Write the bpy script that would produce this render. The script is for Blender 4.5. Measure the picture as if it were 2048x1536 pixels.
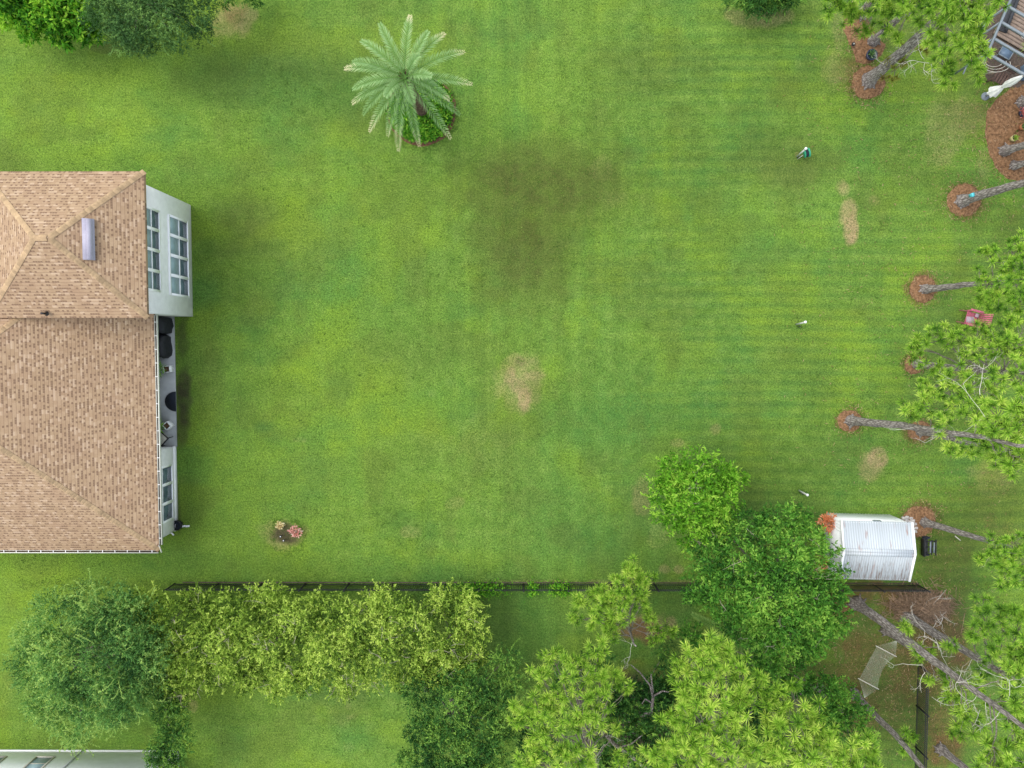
import bpy, math, random
import numpy as np
from mathutils import Vector
PI=math.pi
rng=np.random.default_rng(7); random.seed(7)
S=bpy.context.scene
for o in list(bpy.data.objects): bpy.data.objects.remove(o)
# ------------------------------------------------------------ camera
HC=40.; FP=1420.
TA=-math.atan(63/FP); TB=math.atan(6/FP)
_Rx=np.array([[1,0,0],[0,math.cos(TA),-math.sin(TA)],[0,math.sin(TA),math.cos(TA)]])
_Ry=np.array([[math.cos(TB),0,math.sin(TB)],[0,1,0],[-math.sin(TB),0,math.cos(TB)]])
ROT=_Ry@_Rx
cam=bpy.data.cameras.new('camera'); co=bpy.data.objects.new('camera',cam); S.collection.objects.link(co)
cam.sensor_width=36; cam.lens=FP/2048*36; cam.clip_end=3000; cam.clip_start=.5
co.location=(0,0,HC); co.rotation_euler=(TA,TB,0); S.camera=co
# ------------------------------------------------------------ light
SUN_EL=math.radians(62); SUN_AZ=math.radians(292)      # compass: from the west-north-west
w=bpy.data.worlds.new('World'); S.world=w; w.use_nodes=True
nt=w.node_tree; bg=nt.nodes['Background']; sk=nt.nodes.new('ShaderNodeTexSky'); sk.sky_type='NISHITA'
sk.sun_disc=False; sk.sun_elevation=SUN_EL; sk.sun_rotation=SUN_AZ; sk.dust_density=1; sk.air_density=1.0; sk.ozone_density=1.0
hs=nt.nodes.new('ShaderNodeHueSaturation'); hs.inputs['Saturation'].default_value=.42   # thin overcast: the sky's blue is washed out
nt.links.new(sk.outputs[0],hs.inputs['Color']); nt.links.new(hs.outputs[0],bg.inputs[0]); bg.inputs[1].default_value=.15
sl=bpy.data.lights.new('sun','SUN'); so=bpy.data.objects.new('sun',sl); S.collection.objects.link(so)
sl.energy=1.0; sl.angle=math.radians(45); sl.color=(1,.94,.84)
sd=Vector((math.sin(SUN_AZ)*math.cos(SUN_EL),math.cos(SUN_AZ)*math.cos(SUN_EL),math.sin(SUN_EL)))
so.rotation_euler=sd.to_track_quat('Z','Y').to_euler(); so.location=sd*100
S.view_settings.view_transform='Standard'; S.view_settings.look='None'; S.view_settings.gamma=1; S.view_settings.exposure=1.31
S.render.engine='CYCLES'
# ------------------------------------------------------------ helpers
def gdir(px,py):
    d=ROT@np.array([(px-1024)/FP,-(py-768)/FP,-1.]); return d[:2]/-d[2]
def P(px,py,h=0.):
    g=gdir(px,py); return np.array([g[0]*(HC-h),g[1]*(HC-h),h])
def hof(base,px,py):          # height of a point straight above base (roughly) seen at px
    g=gdir(px,py); return HC-math.hypot(*base[:2])/math.hypot(*g)
def tag(o,label=None,cat=None,group=None,kind=None):
    if label: o['label']=label
    if cat: o['category']=cat
    if group: o['group']=group
    if kind: o['kind']=kind
    return o
def empty(name,loc,label,cat,group=None):
    o=bpy.data.objects.new(name,None); S.collection.objects.link(o); o.location=[float(x) for x in loc]; o.empty_display_size=.3
    return tag(o,label,cat,group)
def unit(a): return a/np.maximum(np.linalg.norm(a,axis=-1,keepdims=True),1e-9)
class MB:
    def __init__(s): s.v=[];s.f4=[];s.f3=[];s.t=[];s.n=0
    def add(s,v,f4=None,f3=None,t=.5):
        v=np.asarray(v,float).reshape(-1,3); k=len(v)
        if f4 is not None and len(f4): s.f4.append(np.asarray(f4,int).reshape(-1,4)+s.n)
        if f3 is not None and len(f3): s.f3.append(np.asarray(f3,int).reshape(-1,3)+s.n)
        s.v.append(v); s.t.append(np.broadcast_to(np.asarray(t,float),(k,)).copy()); s.n+=k
    def box(s,c,d,rz=0,t=.5,M=None):
        x,y,z=np.array(d)/2
        v=np.array([[-x,-y,-z],[x,-y,-z],[x,y,-z],[-x,y,-z],[-x,-y,z],[x,-y,z],[x,y,z],[-x,y,z]])
        if M is not None: v=v@np.array(M).T
        ca,sa=math.cos(rz),math.sin(rz); v=v@np.array([[ca,sa,0],[-sa,ca,0],[0,0,1]])
        s.add(v+np.array(c),[[0,3,2,1],[4,5,6,7],[0,1,5,4],[1,2,6,5],[2,3,7,6],[3,0,4,7]],t=t)
    def bar(s,a,b,w,h,t=.5,up=(0,0,1)):      # box between two points
        a=np.array(a,float);b=np.array(b,float);d=unit(b-a); u=np.array(up,float)
        sd_=np.cross(d,u); 
        if np.linalg.norm(sd_)<1e-4: sd_=np.cross(d,[1,0,0])
        sd_=unit(sd_)*w/2; uu=unit(np.cross(sd_,d))*h/2
        v=[a-sd_-uu,a+sd_-uu,a+sd_+uu,a-sd_+uu,b-sd_-uu,b+sd_-uu,b+sd_+uu,b-sd_+uu]
        s.add(v,[[0,1,2,3],[4,7,6,5],[0,4,5,1],[1,5,6,2],[2,6,7,3],[3,7,4,0]],t=t)
    def tube(s,pts,rad,n=6,t=.5,cap=True,rag=0):
        p=np.asarray(pts,float); m=len(p); rad=np.broadcast_to(rad,(m,)); t=np.broadcast_to(t,(m,))
        d=np.gradient(p,axis=0); d=unit(d)
        ref=np.array([.31,.17,.93]); 
        if abs(np.dot(d[0],ref))>.95: ref=np.array([1,0.1,0])
        u=unit(ref-(d@ref)[:,None]*d); vv=np.cross(d,u)
        an=np.arange(n)*2*PI/n
        R_=rad[:,None]*(1+(rng.normal(0,rag,(1,n))+rng.normal(0,rag*.5,(m,n)) if rag else 0))
        V=p[:,None,:]+R_[:,:,None]*(np.cos(an)[None,:,None]*u[:,None,:]+np.sin(an)[None,:,None]*vv[:,None,:])
        i=np.arange(m-1)[:,None]*n; j=np.arange(n)[None,:]; k=(j+1)%n
        f=np.stack([i+j,i+k,i+n+k,i+n+j],-1).reshape(-1,4)
        V=V.reshape(-1,3); T=np.repeat(t,n); f3=[]
        if cap:
            V=np.vstack([V,p[0],p[-1]]); T=np.append(T,[t[0],t[-1]]); a=m*n
            for q in range(n): f3.append([a,(q+1)%n,q]); f3.append([a+1,(m-1)*n+q,(m-1)*n+(q+1)%n])
        s.add(V,f,f3,T)
    def lathe(s,c,prof,n=20,t=.5,ax=None):   # prof: list of (r,z)
        an=np.arange(n)*2*PI/n; V=[]
        for r,z in prof: V.append(np.stack([r*np.cos(an),r*np.sin(an),np.full(n,z)],-1))
        V=np.concatenate(V)
        if ax is not None:
            z_=unit(np.array(ax,float)); x_=unit(np.cross([0.1,1,0.2],z_)); y_=np.cross(z_,x_); V=V@np.stack([x_,y_,z_])
        m=len(prof); i=np.arange(m-1)[:,None]*n; j=np.arange(n)[None,:]; k=(j+1)%n
        s.add(V+np.array(c),np.stack([i+j,i+k,i+n+k,i+n+j],-1).reshape(-1,4),t=t)
    def build(s,name,mat,parent=None,org=None,smooth=False):
        V=np.concatenate(s.v); T=np.concatenate(s.t)
        if org is None and parent is not None: org=parent.location; 
        if parent is not None and parent.parent is not None and org is parent.location: org=np.array(parent.parent.location)+np.array(parent.location)
        if org is not None: V=V-np.array(org)
        q=np.concatenate(s.f4) if s.f4 else np.zeros((0,4),int); r=np.concatenate(s.f3) if s.f3 else np.zeros((0,3),int)
        me=bpy.data.meshes.new(name); me.vertices.add(len(V)); me.vertices.foreach_set('co',V.astype(np.float32).ravel())
        li=np.concatenate([q.ravel(),r.ravel()]); me.loops.add(len(li)); me.loops.foreach_set('vertex_index',li.astype(np.int32))
        st=np.concatenate([np.arange(len(q))*4,len(q)*4+np.arange(len(r))*3]); me.polygons.add(len(st)); me.polygons.foreach_set('loop_start',st.astype(np.int32))
        me.update(calc_edges=True); me.validate()
        at=me.attributes.new('tint','FLOAT','POINT'); at.data.foreach_set('value',T.astype(np.float32))
        if smooth: me.polygons.foreach_set('use_smooth',np.ones(len(st),bool))
        me.materials.append(mat); o=bpy.data.objects.new(name,me); S.collection.objects.link(o)
        if parent is not None: o.parent=parent
        elif org is not None: o.location=[float(x) for x in org]
        return o
# value noise (numpy)
def vn(x,y,sc,seed):
    x=np.asarray(x)/sc; y=np.asarray(y)/sc; xi=np.floor(x).astype(int); yi=np.floor(y).astype(int); fx=x-xi; fy=y-yi
    fx=fx*fx*(3-2*fx); fy=fy*fy*(3-2*fy)
    def h(a,b):
        k=(a*374761393+b*668265263+seed*974711)&0x7fffffff; k=((k^(k>>13))*1274126177)&0x7fffffff
        return ((k^(k>>16))&0xffff)/65535.
    return (h(xi,yi)*(1-fx)+h(xi+1,yi)*fx)*(1-fy)+(h(xi,yi+1)*(1-fx)+h(xi+1,yi+1)*fx)*fy
def fbm(x,y,sc,seed,oc=4):
    r=0;a=1;s_=0
    for i in range(oc): r=r+a*vn(x,y,sc/2**i,seed+i*17); s_+=a; a*=.55
    return r/s_
# ------------------------------------------------------------ materials
def nodes(name):
    m=bpy.data.materials.new(name); m.use_nodes=True; t=m.node_tree; b=t.nodes['Principled BSDF']; return m,t,b
def lk(t,a,b): t.links.new(a,b)
def ramp(t,fac,stops):
    r=t.nodes.new('ShaderNodeValToRGB'); e=r.color_ramp.elements
    while len(e)<len(stops): e.new(.5)
    for x,(p,c) in zip(e,stops): x.position=p; x.color=(*c,1)
    lk(t,fac,r.inputs[0]); return r.outputs[0]
def noise(t,scale,detail=4,vec=None,rough=.55,dim=None):
    n=t.nodes.new('ShaderNodeTexNoise'); n.inputs['Scale'].default_value=scale; n.inputs['Detail'].default_value=detail; n.inputs['Roughness'].default_value=rough
    if vec is None:
        g=t.nodes.new('ShaderNodeNewGeometry'); vec=g.outputs['Position']
    lk(t,vec,n.inputs['Vector']); return n.outputs['Fac']
def math_(t,op,a,b=None,clamp=False):
    n=t.nodes.new('ShaderNodeMath'); n.operation=op; n.use_clamp=clamp
    for i,x in enumerate((a,b)):
        if x is None: continue
        if isinstance(x,(int,float)): n.inputs[i].default_value=x
        else: lk(t,x,n.inputs[i])
    return n.outputs[0]
def mix(t,f,a,b,mode='MIX'):
    n=t.nodes.new('ShaderNodeMix'); n.data_type='RGBA'; n.blend_type=mode
    if isinstance(f,(int,float)): n.inputs[0].default_value=f
    else: lk(t,f,n.inputs[0])
    for i,x in ((6,a),(7,b)):
        if isinstance(x,tuple): n.inputs[i].default_value=(*x,1)
        else: lk(t,x,n.inputs[i])
    return n.outputs[2]
def attr(t,name):
    n=t.nodes.new('ShaderNodeAttribute'); n.attribute_name=name; return n
def bump(t,b,h,st,dist=.02):
    n=t.nodes.new('ShaderNodeBump'); n.inputs['Strength'].default_value=st; n.inputs['Distance'].default_value=dist; lk(t,h,n.inputs['Height']); lk(t,n.outputs[0],b.inputs['Normal'])
def plain(name,col,rough=.6,var=.2,sc=4,metal=0,bm=0,bsc=40,spec=.4,tintvar=0):
    m,t,b=nodes(name); b.inputs['Roughness'].default_value=rough; b.inputs['Metallic'].default_value=metal; b.inputs['Specular IOR Level'].default_value=spec
    n=noise(t,sc,5); c=tuple(x*(1-var) for x in col); d=tuple(min(1,x*(1+var)) for x in col)
    o=ramp(t,n,[(.3,c),(.7,d)])
    if tintvar:
        k=math_(t,'ADD',math_(t,'MULTIPLY',attr(t,'tint').outputs['Fac'],tintvar),1-tintvar*.5)
        v=t.nodes.new('ShaderNodeVectorMath'); v.operation='SCALE'; lk(t,o,v.inputs[0]); lk(t,k,v.inputs['Scale']); o=v.outputs[0]
    lk(t,o,b.inputs['Base Color'])
    if bm: bump(t,b,noise(t,bsc,4),bm)
    return m
def leafmat(name,dark,mid,light,trans=.35,rough=.5,spec=.35):
    rough=.65; spec=.12
    m,t,b=nodes(name); b.inputs['Roughness'].default_value=rough; b.inputs['Specular IOR Level'].default_value=spec
    c=ramp(t,attr(t,'tint').outputs['Fac'],[(0,dark),(.5,mid),(1,light)])
    lk(t,c,b.inputs['Base Color'])
    tr=t.nodes.new('ShaderNodeBsdfTranslucent'); v=mix(t,1.,c,(1.,1.,.55),'MULTIPLY'); lk(t,v,tr.inputs[0])
    ms=t.nodes.new('ShaderNodeMixShader'); ms.inputs[0].default_value=trans; lk(t,b.outputs[0],ms.inputs[1]); lk(t,tr.outputs[0],ms.inputs[2])
    lk(t,ms.outputs[0],t.nodes['Material Output'].inputs[0]); return m
def barkmat(name,c1,c2,sc=1.):
    m,t,b=nodes(name); b.inputs['Roughness'].default_value=.95; b.inputs['Specular IOR Level'].default_value=.15
    g=t.nodes.new('ShaderNodeNewGeometry'); mp=t.nodes.new('ShaderNodeMapping'); mp.inputs['Scale'].default_value=(13*sc,13*sc,2.2*sc); lk(t,g.outputs['Position'],mp.inputs[0])
    vo=t.nodes.new('ShaderNodeTexVoronoi'); vo.feature='DISTANCE_TO_EDGE'; vo.inputs['Scale'].default_value=1; lk(t,mp.outputs[0],vo.inputs[0])
    n=noise(t,5*sc,6); f=math_(t,'MULTIPLY',math_(t,'SMOOTH_MIN',vo.outputs[0],.25),3.,True); f=math_(t,'MULTIPLY',f,math_(t,'ADD',n,.45))
    o=ramp(t,f,[(.05,tuple(x*.5 for x in c1)),(.28,c1),(.9,c2)])
    lk(t,o,b.inputs['Base Color']); bump(t,b,f,.8,.025); return m
# lawn
def lawnmat():
    m,t,b=nodes('lawn_grass'); b.inputs['Roughness'].default_value=.9; b.inputs['Specular IOR Level'].default_value=.1
    a=attr(t,'wear_shade'); sp=t.nodes.new('ShaderNodeSeparateColor'); lk(t,a.outputs['Color'],sp.inputs[0])
    r_=attr(t,'soil'); s2=t.nodes.new('ShaderNodeSeparateColor'); lk(t,r_.outputs['Color'],s2.inputs[0])
    g=t.nodes.new('ShaderNodeNewGeometry').outputs['Position']
    fine=noise(t,9.,5,g,.78); mid=noise(t,1.6,5,g,.6); tuft=noise(t,22.,2,g,.6)
    base=ramp(t,mid,[(.3,(.084,.172,.027)),(.5,(.118,.215,.036)),(.7,(.158,.258,.050))])
    base=mix(t,sp.outputs[2],base,(.172,.275,.026))                # yellow-green
    base=mix(t,sp.outputs[1],base,(.060,.172,.036))              # deep green turf, also painted shade beside house and hedge
    def rag(w,gain=1.1,push=1.0):      # ragged edge: weight pushed through fine noise
        v=math_(t,'ADD',w,math_(t,'MULTIPLY',math_(t,'SUBTRACT',fine,.5),push)); v=math_(t,'MULTIPLY',math_(t,'SUBTRACT',v,.14),gain,True)
        return math_(t,'MULTIPLY',v,math_(t,'MULTIPLY',w,3.,True))
    base=mix(t,math_(t,'MULTIPLY',rag(sp.outputs[0]),.72),base,mix(t,mid,(.30,.225,.11),(.47,.29,.19)))
    base=mix(t,math_(t,'MULTIPLY',s2.outputs[1],math_(t,'ADD',fine,.35),True),base,(.088,.105,.026))   # thin olive turf, plus some painted shade by hedge and trees
    base=mix(t,math_(t,'MULTIPLY',rag(s2.outputs[0]),.9),base,(.165,.088,.042))                            # pine straw
    base=mix(t,math_(t,'MULTIPLY',rag(s2.outputs[2]),.9),base,(.055,.042,.03))  # bare soil
    k=ramp(t,math_(t,'ADD',math_(t,'MULTIPLY',fine,.55),math_(t,'MULTIPLY',tuft,.45)),[(.38,(.42,.46,.42)),(.5,(.98,.98,.98)),(.62,(1.65,1.55,1.5))])
    v=t.nodes.new('ShaderNodeVectorMath'); v.operation='SCALE'; lk(t,mix(t,1.,base,k,'MULTIPLY'),v.inputs[0]); lk(t,attr(t,'mow_shade').outputs['Fac'],v.inputs['Scale']); lk(t,v.outputs[0],b.inputs['Base Color'])
    bump(t,b,math_(t,'ADD',fine,tuft),.9,.06); return m
M={}
M['lawn']=lawnmat()
M['mulch']=plain('pine_straw_mulch',(.195,.108,.055),.95,.55,9,bm=.9,bsc=26,spec=.1)
M['mulch_dk']=plain('dark_mulch',(.15,.08,.045),.95,.4,12,bm=.9,bsc=26,spec=.1)
M['soil']=plain('garden_soil',(.09,.07,.055),.95,.4,15,bm=.9,bsc=26,spec=.1)
M['stucco']=plain('grey_stucco',(.80,.80,.78),.85,.06,3,bm=.35,bsc=60,spec=.2)
M['stucco_w']=plain('white_stucco',(.90,.90,.89),.85,.04,3,bm=.3,bsc=60,spec=.2)
M['trim']=plain('white_trim',(.9,.9,.9),.5,.03,5)
M['trim_cream']=plain('cream_trim',(.60,.60,.52),.5,.04,5)
M['concrete']=plain('patio_concrete',(.36,.37,.36),.85,.15,1.5,bm=.2,spec=.2)
M['black']=plain('black_cover',(.012,.013,.017),.65,.4,6,bm=.6,bsc=9)
M['blackm']=plain('black_metal',(.012,.012,.014),.45,.2,8)
M['rubber']=plain('black_rubber_mat',(.014,.018,.028),.9,.2,30,bm=.4,bsc=90)
M['white']=plain('white_plastic',(.8,.8,.78),.45,.05,6)
M['white_dirty']=plain('weathered_white_paint',(.84,.85,.83),.6,.07,9)
M['pipe']=plain('weathered_pipe',(.42,.44,.38),.7,.2,14)
M['canvas']=plain('white_canvas',(.8,.79,.75),.9,.08,8,bm=.4,bsc=20)
M['straw']=leafmat('loose_pine_straw',(.09,.05,.03),(.26,.14,.07),(.48,.34,.20),.1)
M['tuft']=leafmat('coarse_grass_tufts',(.045,.10,.018),(.11,.22,.03),(.26,.36,.07),.25)
M['green']=plain('green_plastic',(.03,.30,.16),.4,.15,6)
M['cyan']=plain('cyan_plastic',(.10,.52,.58),.4,.1,6)
M['pink']=plain('faded_pink_paint',(.46,.11,.15),.7,.35,12)
M['pinkgrey']=plain('faded_towel',(.40,.30,.33),.95,.2,12)
M['wooddk']=plain('dark_wood',(.10,.06,.045),.8,.35,10,bm=.4)
M['woodred']=plain('red_brown_wood',(.22,.10,.07),.8,.3,10)
M['deck']=plain('brown_deck_boards',(.20,.15,.115),.85,.25,7,bm=.4)
M['greybeam']=plain('grey_aluminium_beam',(.17,.20,.22),.5,.12,7)
M['screen']=plain('dark_screen_mesh',(.03,.032,.036),.8,.3,12)
M['terra']=plain('terracotta',(.36,.14,.06),.8,.2,12)
M['cushion']=plain('beige_cushion',(.42,.40,.33),.95,.12,10)
M['rope']=plain('hammock_rope',(.42,.44,.34),.9,.15,12)
M['stone']=plain('pale_stone',(.42,.39,.36),.9,.3,10,bm=.6,bsc=20)
M['stick']=plain('dry_sticks',(.22,.15,.095),.9,.3,6,tintvar=.9)
M['twigwood']=plain('grey_brown_twigs',(.36,.31,.24),.9,.2,8,tintvar=.5)
M['deadwood']=plain('bleached_dead_wood',(.55,.52,.44),.9,.15,8,tintvar=.5)
M['flower_o']=leafmat('orange_red_leaves',(.50,.14,.05),(.85,.33,.16),(.9,.62,.42),.3)
M['flower_p']=leafmat('pink_petals',(.45,.12,.10),(.80,.36,.34),(.88,.66,.60),.3)
M['flower_y']=leafmat('cream_petals',(.50,.32,.12),(.80,.66,.36),(.9,.85,.6),.3)
M['vent']=plain('lavender_grey_metal',(.36,.34,.41),.45,.06,4)
M['blue']=plain('blue_grey_plastic',(.10,.15,.21),.5,.2,6)
M['ringpot']=plain('yellow_glazed_rim',(.45,.40,.18),.5,.2,10)
M['navy']=plain('navy_glazed_pot',(.03,.04,.07),.25,.3,10)
M['wheat']=plain('dead_thatch',(.45,.36,.2),.9,.2,20)
M['bark']=barkmat('pine_bark',(.25,.215,.19),(.46,.42,.385))
M['bark2']=barkmat('grey_branch_bark',(.22,.19,.15),(.42,.39,.33),2.)
M['barkpale']=barkmat('pale_lichen_bark',(.16,.13,.11),(.62,.60,.55),1.4)
M['palmbark']=barkmat('palm_bark',(.14,.09,.06),(.3,.21,.14),2.)
# foliage: dark / mid / light base colours
M['needle']=leafmat('pine_needles',(.05,.15,.016),(.29,.52,.05),(.68,.82,.16),.45,.5)
M['needle2']=leafmat('pine_needles_deep',(.05,.15,.018),(.26,.50,.05),(.60,.77,.13),.45,.5)
M['needle_y']=leafmat('yellowing_needles',(.12,.12,.02),(.27,.27,.05),(.42,.40,.10),.4,.5)
M['hedge']=leafmat('privet_leaves',(.05,.11,.016),(.28,.44,.055),(.60,.74,.15),.4,.45)
M['feather']=leafmat('bluegreen_leaves',(.02,.075,.02),(.15,.34,.08),(.50,.68,.17),.4,.5)
M['darkleaf']=leafmat('dark_green_leaves',(.012,.05,.012),(.065,.19,.034),(.30,.50,.08),.35,.4)
M['lime']=leafmat('lime_green_leaves',(.04,.15,.010),(.17,.42,.026),(.44,.68,.09),.4,.4)
M['oak']=leafmat('mid_green_leaves',(.022,.09,.014),(.105,.30,.034),(.32,.54,.08),.35,.4)
M['bright']=leafmat('glossy_bright_leaves',(.018,.09,.008),(.09,.31,.018),(.34,.60,.05),.35,.35)
M['blueleaf']=leafmat('dusty_green_leaves',(.025,.07,.022),(.09,.205,.055),(.26,.44,.11),.3,.6)
M['palm']=leafmat('silver_palm_leaves',(.07,.15,.03),(.27,.44,.17),(.76,.66,.42),.25,.5)
M['greenpalm']=leafmat('green_palm_leaves',(.04,.12,.02),(.15,.30,.07),(.38,.48,.14),.3,.5)
def roofmat():
    m,t,b=nodes('tan_shingles'); b.inputs['Roughness'].default_value=.92; b.inputs['Specular IOR Level'].default_value=.15
    uv=t.nodes.new('ShaderNodeUVMap'); uv.uv_map='UVMap'; s=t.nodes.new('ShaderNodeSeparateXYZ'); lk(t,uv.outputs[0],s.inputs[0])
    RH=.168
    row=math_(t,'FLOOR',math_(t,'DIVIDE',s.outputs[1],RH)); fv=math_(t,'FRACT',math_(t,'DIVIDE',s.outputs[1],RH))
    off=math_(t,'FRACT',math_(t,'MULTIPLY',math_(t,'SINE',math_(t,'MULTIPLY',row,12.9898)),437.58))
    def cells(wd,seed):
        u=math_(t,'ADD',math_(t,'DIVIDE',s.outputs[0],wd),math_(t,'MULTIPLY',off,5.3+seed))
        c=t.nodes.new('ShaderNodeCombineXYZ'); lk(t,math_(t,'FLOOR',u),c.inputs[0]); lk(t,row,c.inputs[1]); c.inputs[2].default_value=seed
        wn=t.nodes.new('ShaderNodeTexWhiteNoise'); wn.noise_dimensions='3D'; lk(t,c.outputs[0],wn.inputs[0]); return wn.outputs['Value'],math_(t,'FRACT',u)
    a1,fu=cells(.20,1.); a2,fu2=cells(.115,2.)
    tone=ramp(t,a1,[(0,(.36,.243,.145)),(.5,(.405,.28,.17)),(1,(.455,.322,.203))])
    big=noise(t,.9,3,uv.outputs[0]); tone=mix(t,math_(t,'MULTIPLY',math_(t,'SUBTRACT',big,.4,True),1.6,True),tone,(.33,.21,.135))
    # darker tabs with a cut out foot
    dk=math_(t,'MULTIPLY',math_(t,'GREATER_THAN',a2,.55),math_(t,'LESS_THAN',fv,.50)); dk=math_(t,'MULTIPLY',dk,math_(t,'LESS_THAN',fu2,.85))
    tone=mix(t,math_(t,'MULTIPLY',dk,.85),tone,(.20,.125,.080))
    ln=math_(t,'LESS_THAN',fv,.14); tone=mix(t,math_(t,'MULTIPLY',ln,.38),tone,(.2,.12,.08))
    lt=math_(t,'MULTIPLY',math_(t,'GREATER_THAN',a1,.82),math_(t,'GREATER_THAN',fv,.5)); tone=mix(t,math_(t,'MULTIPLY',lt,.2),tone,(.72,.56,.42))
    g=noise(t,70,2,uv.outputs[0]); tone=mix(t,.35,tone,ramp(t,g,[(.3,(.35,.35,.35)),(.7,(1.,1.,1.))]),'MULTIPLY')
    lk(t,tone,b.inputs['Base Color']); bump(t,b,math_(t,'ADD',math_(t,'SUBTRACT',1.,fv),math_(t,'MULTIPLY',dk,-.6)),.6,.025); return m
M['roof']=roofmat()
M['ridge']=plain('ridge_cap_shingle',(.40,.275,.155),.92,.15,6,bm=.4,tintvar=.35)
def glassmat():
    m,t,b=nodes('window_glass'); g=t.nodes.new('ShaderNodeNewGeometry'); n=noise(t,1.2,3)
    lk(t,ramp(t,n,[(.35,(.045,.07,.095)),(.65,(.10,.15,.18))]),b.inputs['Base Color']); b.inputs['Roughness'].default_value=.12; b.inputs['Specular IOR Level'].default_value=.9
    return m
M['glass']=glassmat()
M['blind']=plain('pale_window_blind',(.27,.37,.40),.3,.12,2,spec=.7)
def shedmat():
    m,t,b=nodes('white_painted_steel'); b.inputs['Roughness'].default_value=.5
    g=t.nodes.new('ShaderNodeNewGeometry').outputs['Position']; mp=t.nodes.new('ShaderNodeMapping'); mp.inputs['Scale'].default_value=(14,1.3,1); lk(t,g,mp.inputs[0])
    n=noise(t,1.,5,mp.outputs[0],.65); s=t.nodes.new('ShaderNodeSeparateXYZ'); lk(t,g,s.inputs[0])
    side=math_(t,'MULTIPLY',math_(t,'SUBTRACT',-10.2,s.outputs[1]),.12,True)
    f=math_(t,'MULTIPLY',math_(t,'SUBTRACT',math_(t,'ADD',n,side),.66,True),7.,True)
    c=mix(t,f,(.52,.56,.59),(.20,.14,.11))
    mp2=t.nodes.new('ShaderNodeMapping'); mp2.inputs['Scale'].default_value=(5,.9,1); lk(t,g,mp2.inputs[0]); n2=noise(t,1.,4,mp2.outputs[0])
    c=mix(t,math_(t,'MULTIPLY',math_(t,'SUBTRACT',n2,.62,True),7.,True),c,(.30,.10,.045))
    c=mix(t,noise(t,2.5,4),mix(t,.25,c,(.5,.56,.6)),c)
    gr=math_(t,'GREATER_THAN',math_(t,'FRACT',math_(t,'DIVIDE',s.outputs[0],.128)),.55); c=mix(t,math_(t,'MULTIPLY',gr,.42),c,(.27,.30,.32))   # rib shading painted in as dark stripes
    lk(t,c,b.inputs['Base Color']); return m
M['shed']=shedmat()
# ------------------------------------------------------------ ground
def axis(lo,hi,st,far):
    a=list(np.arange(lo,hi+st/2,st)); e=st; x=a[-1]
    while x<far: e*=1.35; x+=e; a.append(x)
    e=st; x=a[0]
    while x>-far: e*=1.35; x-=e; a.insert(0,x)
    return np.array(a)
gx=axis(-32,32,.13,1500); gy=axis(-27,23,.13,1500)
X,Y=np.meshgrid(gx,gy); X=X.ravel(); Y=Y.ravel(); nx,ny=len(gx),len(gy)
FN=fbm(X,Y,.45,401,3)
def blob(px,py,rx,ry,a,rag=.5,seed=0,soft=.6):
    c=P(px,py); k=HC/FP; dx=(X-c[0])/(rx*k); dy=(Y-c[1])/(ry*k); d=np.sqrt(dx*dx+dy*dy)+rag*((fbm(X+seed*7.3,Y,1.1,31+seed,4)-.5)*2.2+(FN-.5)*1.3)
    return a*np.clip((1+soft*.5-d)/soft,0,1)*(.55+.9*FN)
big=fbm(X,Y,9,3,3); m2=fbm(X,Y,3.2,11,4); m3=fbm(X,Y,1.2,23,4); m4=fbm(X+50,Y-20,5,43,4)
dry=np.clip((m4-.66)*1.6,0,.2)+np.clip((m3-.62)*1.5,0,.25)*np.clip(m2*2-.5,0,1); lush_shade=np.clip((m2-.52)*2.0,0,.5); yel=np.clip((big-.42)*1.7,0,.6)*np.clip(m2*1.4,0,1)+np.clip((fbm(X-11,Y+27,2.6,902,4)-.52)*2.4,0,.45)
# mowing passes: thin lines along x on the right and centre, fainter ones along y
sx=np.clip((X-3)/8,0,1)*.8+.25; ph=Y/.62+.12*np.sin(X*.35)+.25*fbm(X*.15,Y,1.5,77,2)
st=(np.sin(ph*2*PI)*.5+.5)**1.4*sx*fbm(X*.25,Y,2.6,5,3)
st2=(np.sin((X/.62+.3*fbm(X,Y*.15,1.5,78,2))*2*PI)*.5+.5)*np.clip(1-abs(X-2)/11,0,1)*fbm(X,Y*.25,2.6,6,3)
lush_shade+=st*.38+st2*.22; yel+=(.6-st)*.17+.16*np.clip((-X-8)/10,0,1)
bandx=(np.sin((X/1.55+.15*fbm(X*.2,Y*.2,2,81,2))*2*PI)*.5+.5)*np.exp(-((X-1.5)/9.)**2)      # cross passes in the middle
bandy=(np.sin((Y/1.25+.1*fbm(X*.1,Y,2,82,2))*2*PI)*.5+.5)*np.clip((X-2)/7,0,1)+.6*(np.sin(Y/1.6*2*PI)*.5+.5)*np.clip((-X-8)/6,0,1)
mow_shade=1+.11*(bandx-.5*np.exp(-((X-1.5)/9.)**2))*(.4+fbm(X*.3,Y*.3,1.5,83,3))+.06*(bandy-.5)*np.clip(abs(X-0)/6,0,1)*np.clip(fbm(X*.5,Y*.5,1.8,84,3)*3-.8,0,1.3)-.11*st*sx-.08*st2+.30*(fbm(X,Y,7,85,4)-.5)+.16*(m3-.5)
for a,b_,c,d,e in ((560,170,260,60,.10),(460,820,90,300,.14),(480,470,90,130,.10),(1080,400,170,150,.10),(1040,1230,90,100,.12),(1560,930,150,70,.12),(300,1125,320,26,.10),(720,230,60,60,.06),(1900,1130,90,130,.10),(1720,1370,160,140,.12)): mow_shade-=blob(a,b_,c,d,e,.4,700+int(a),1.2)  # darker growth, and shade beside house, hedge and trees painted into the turf
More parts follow.
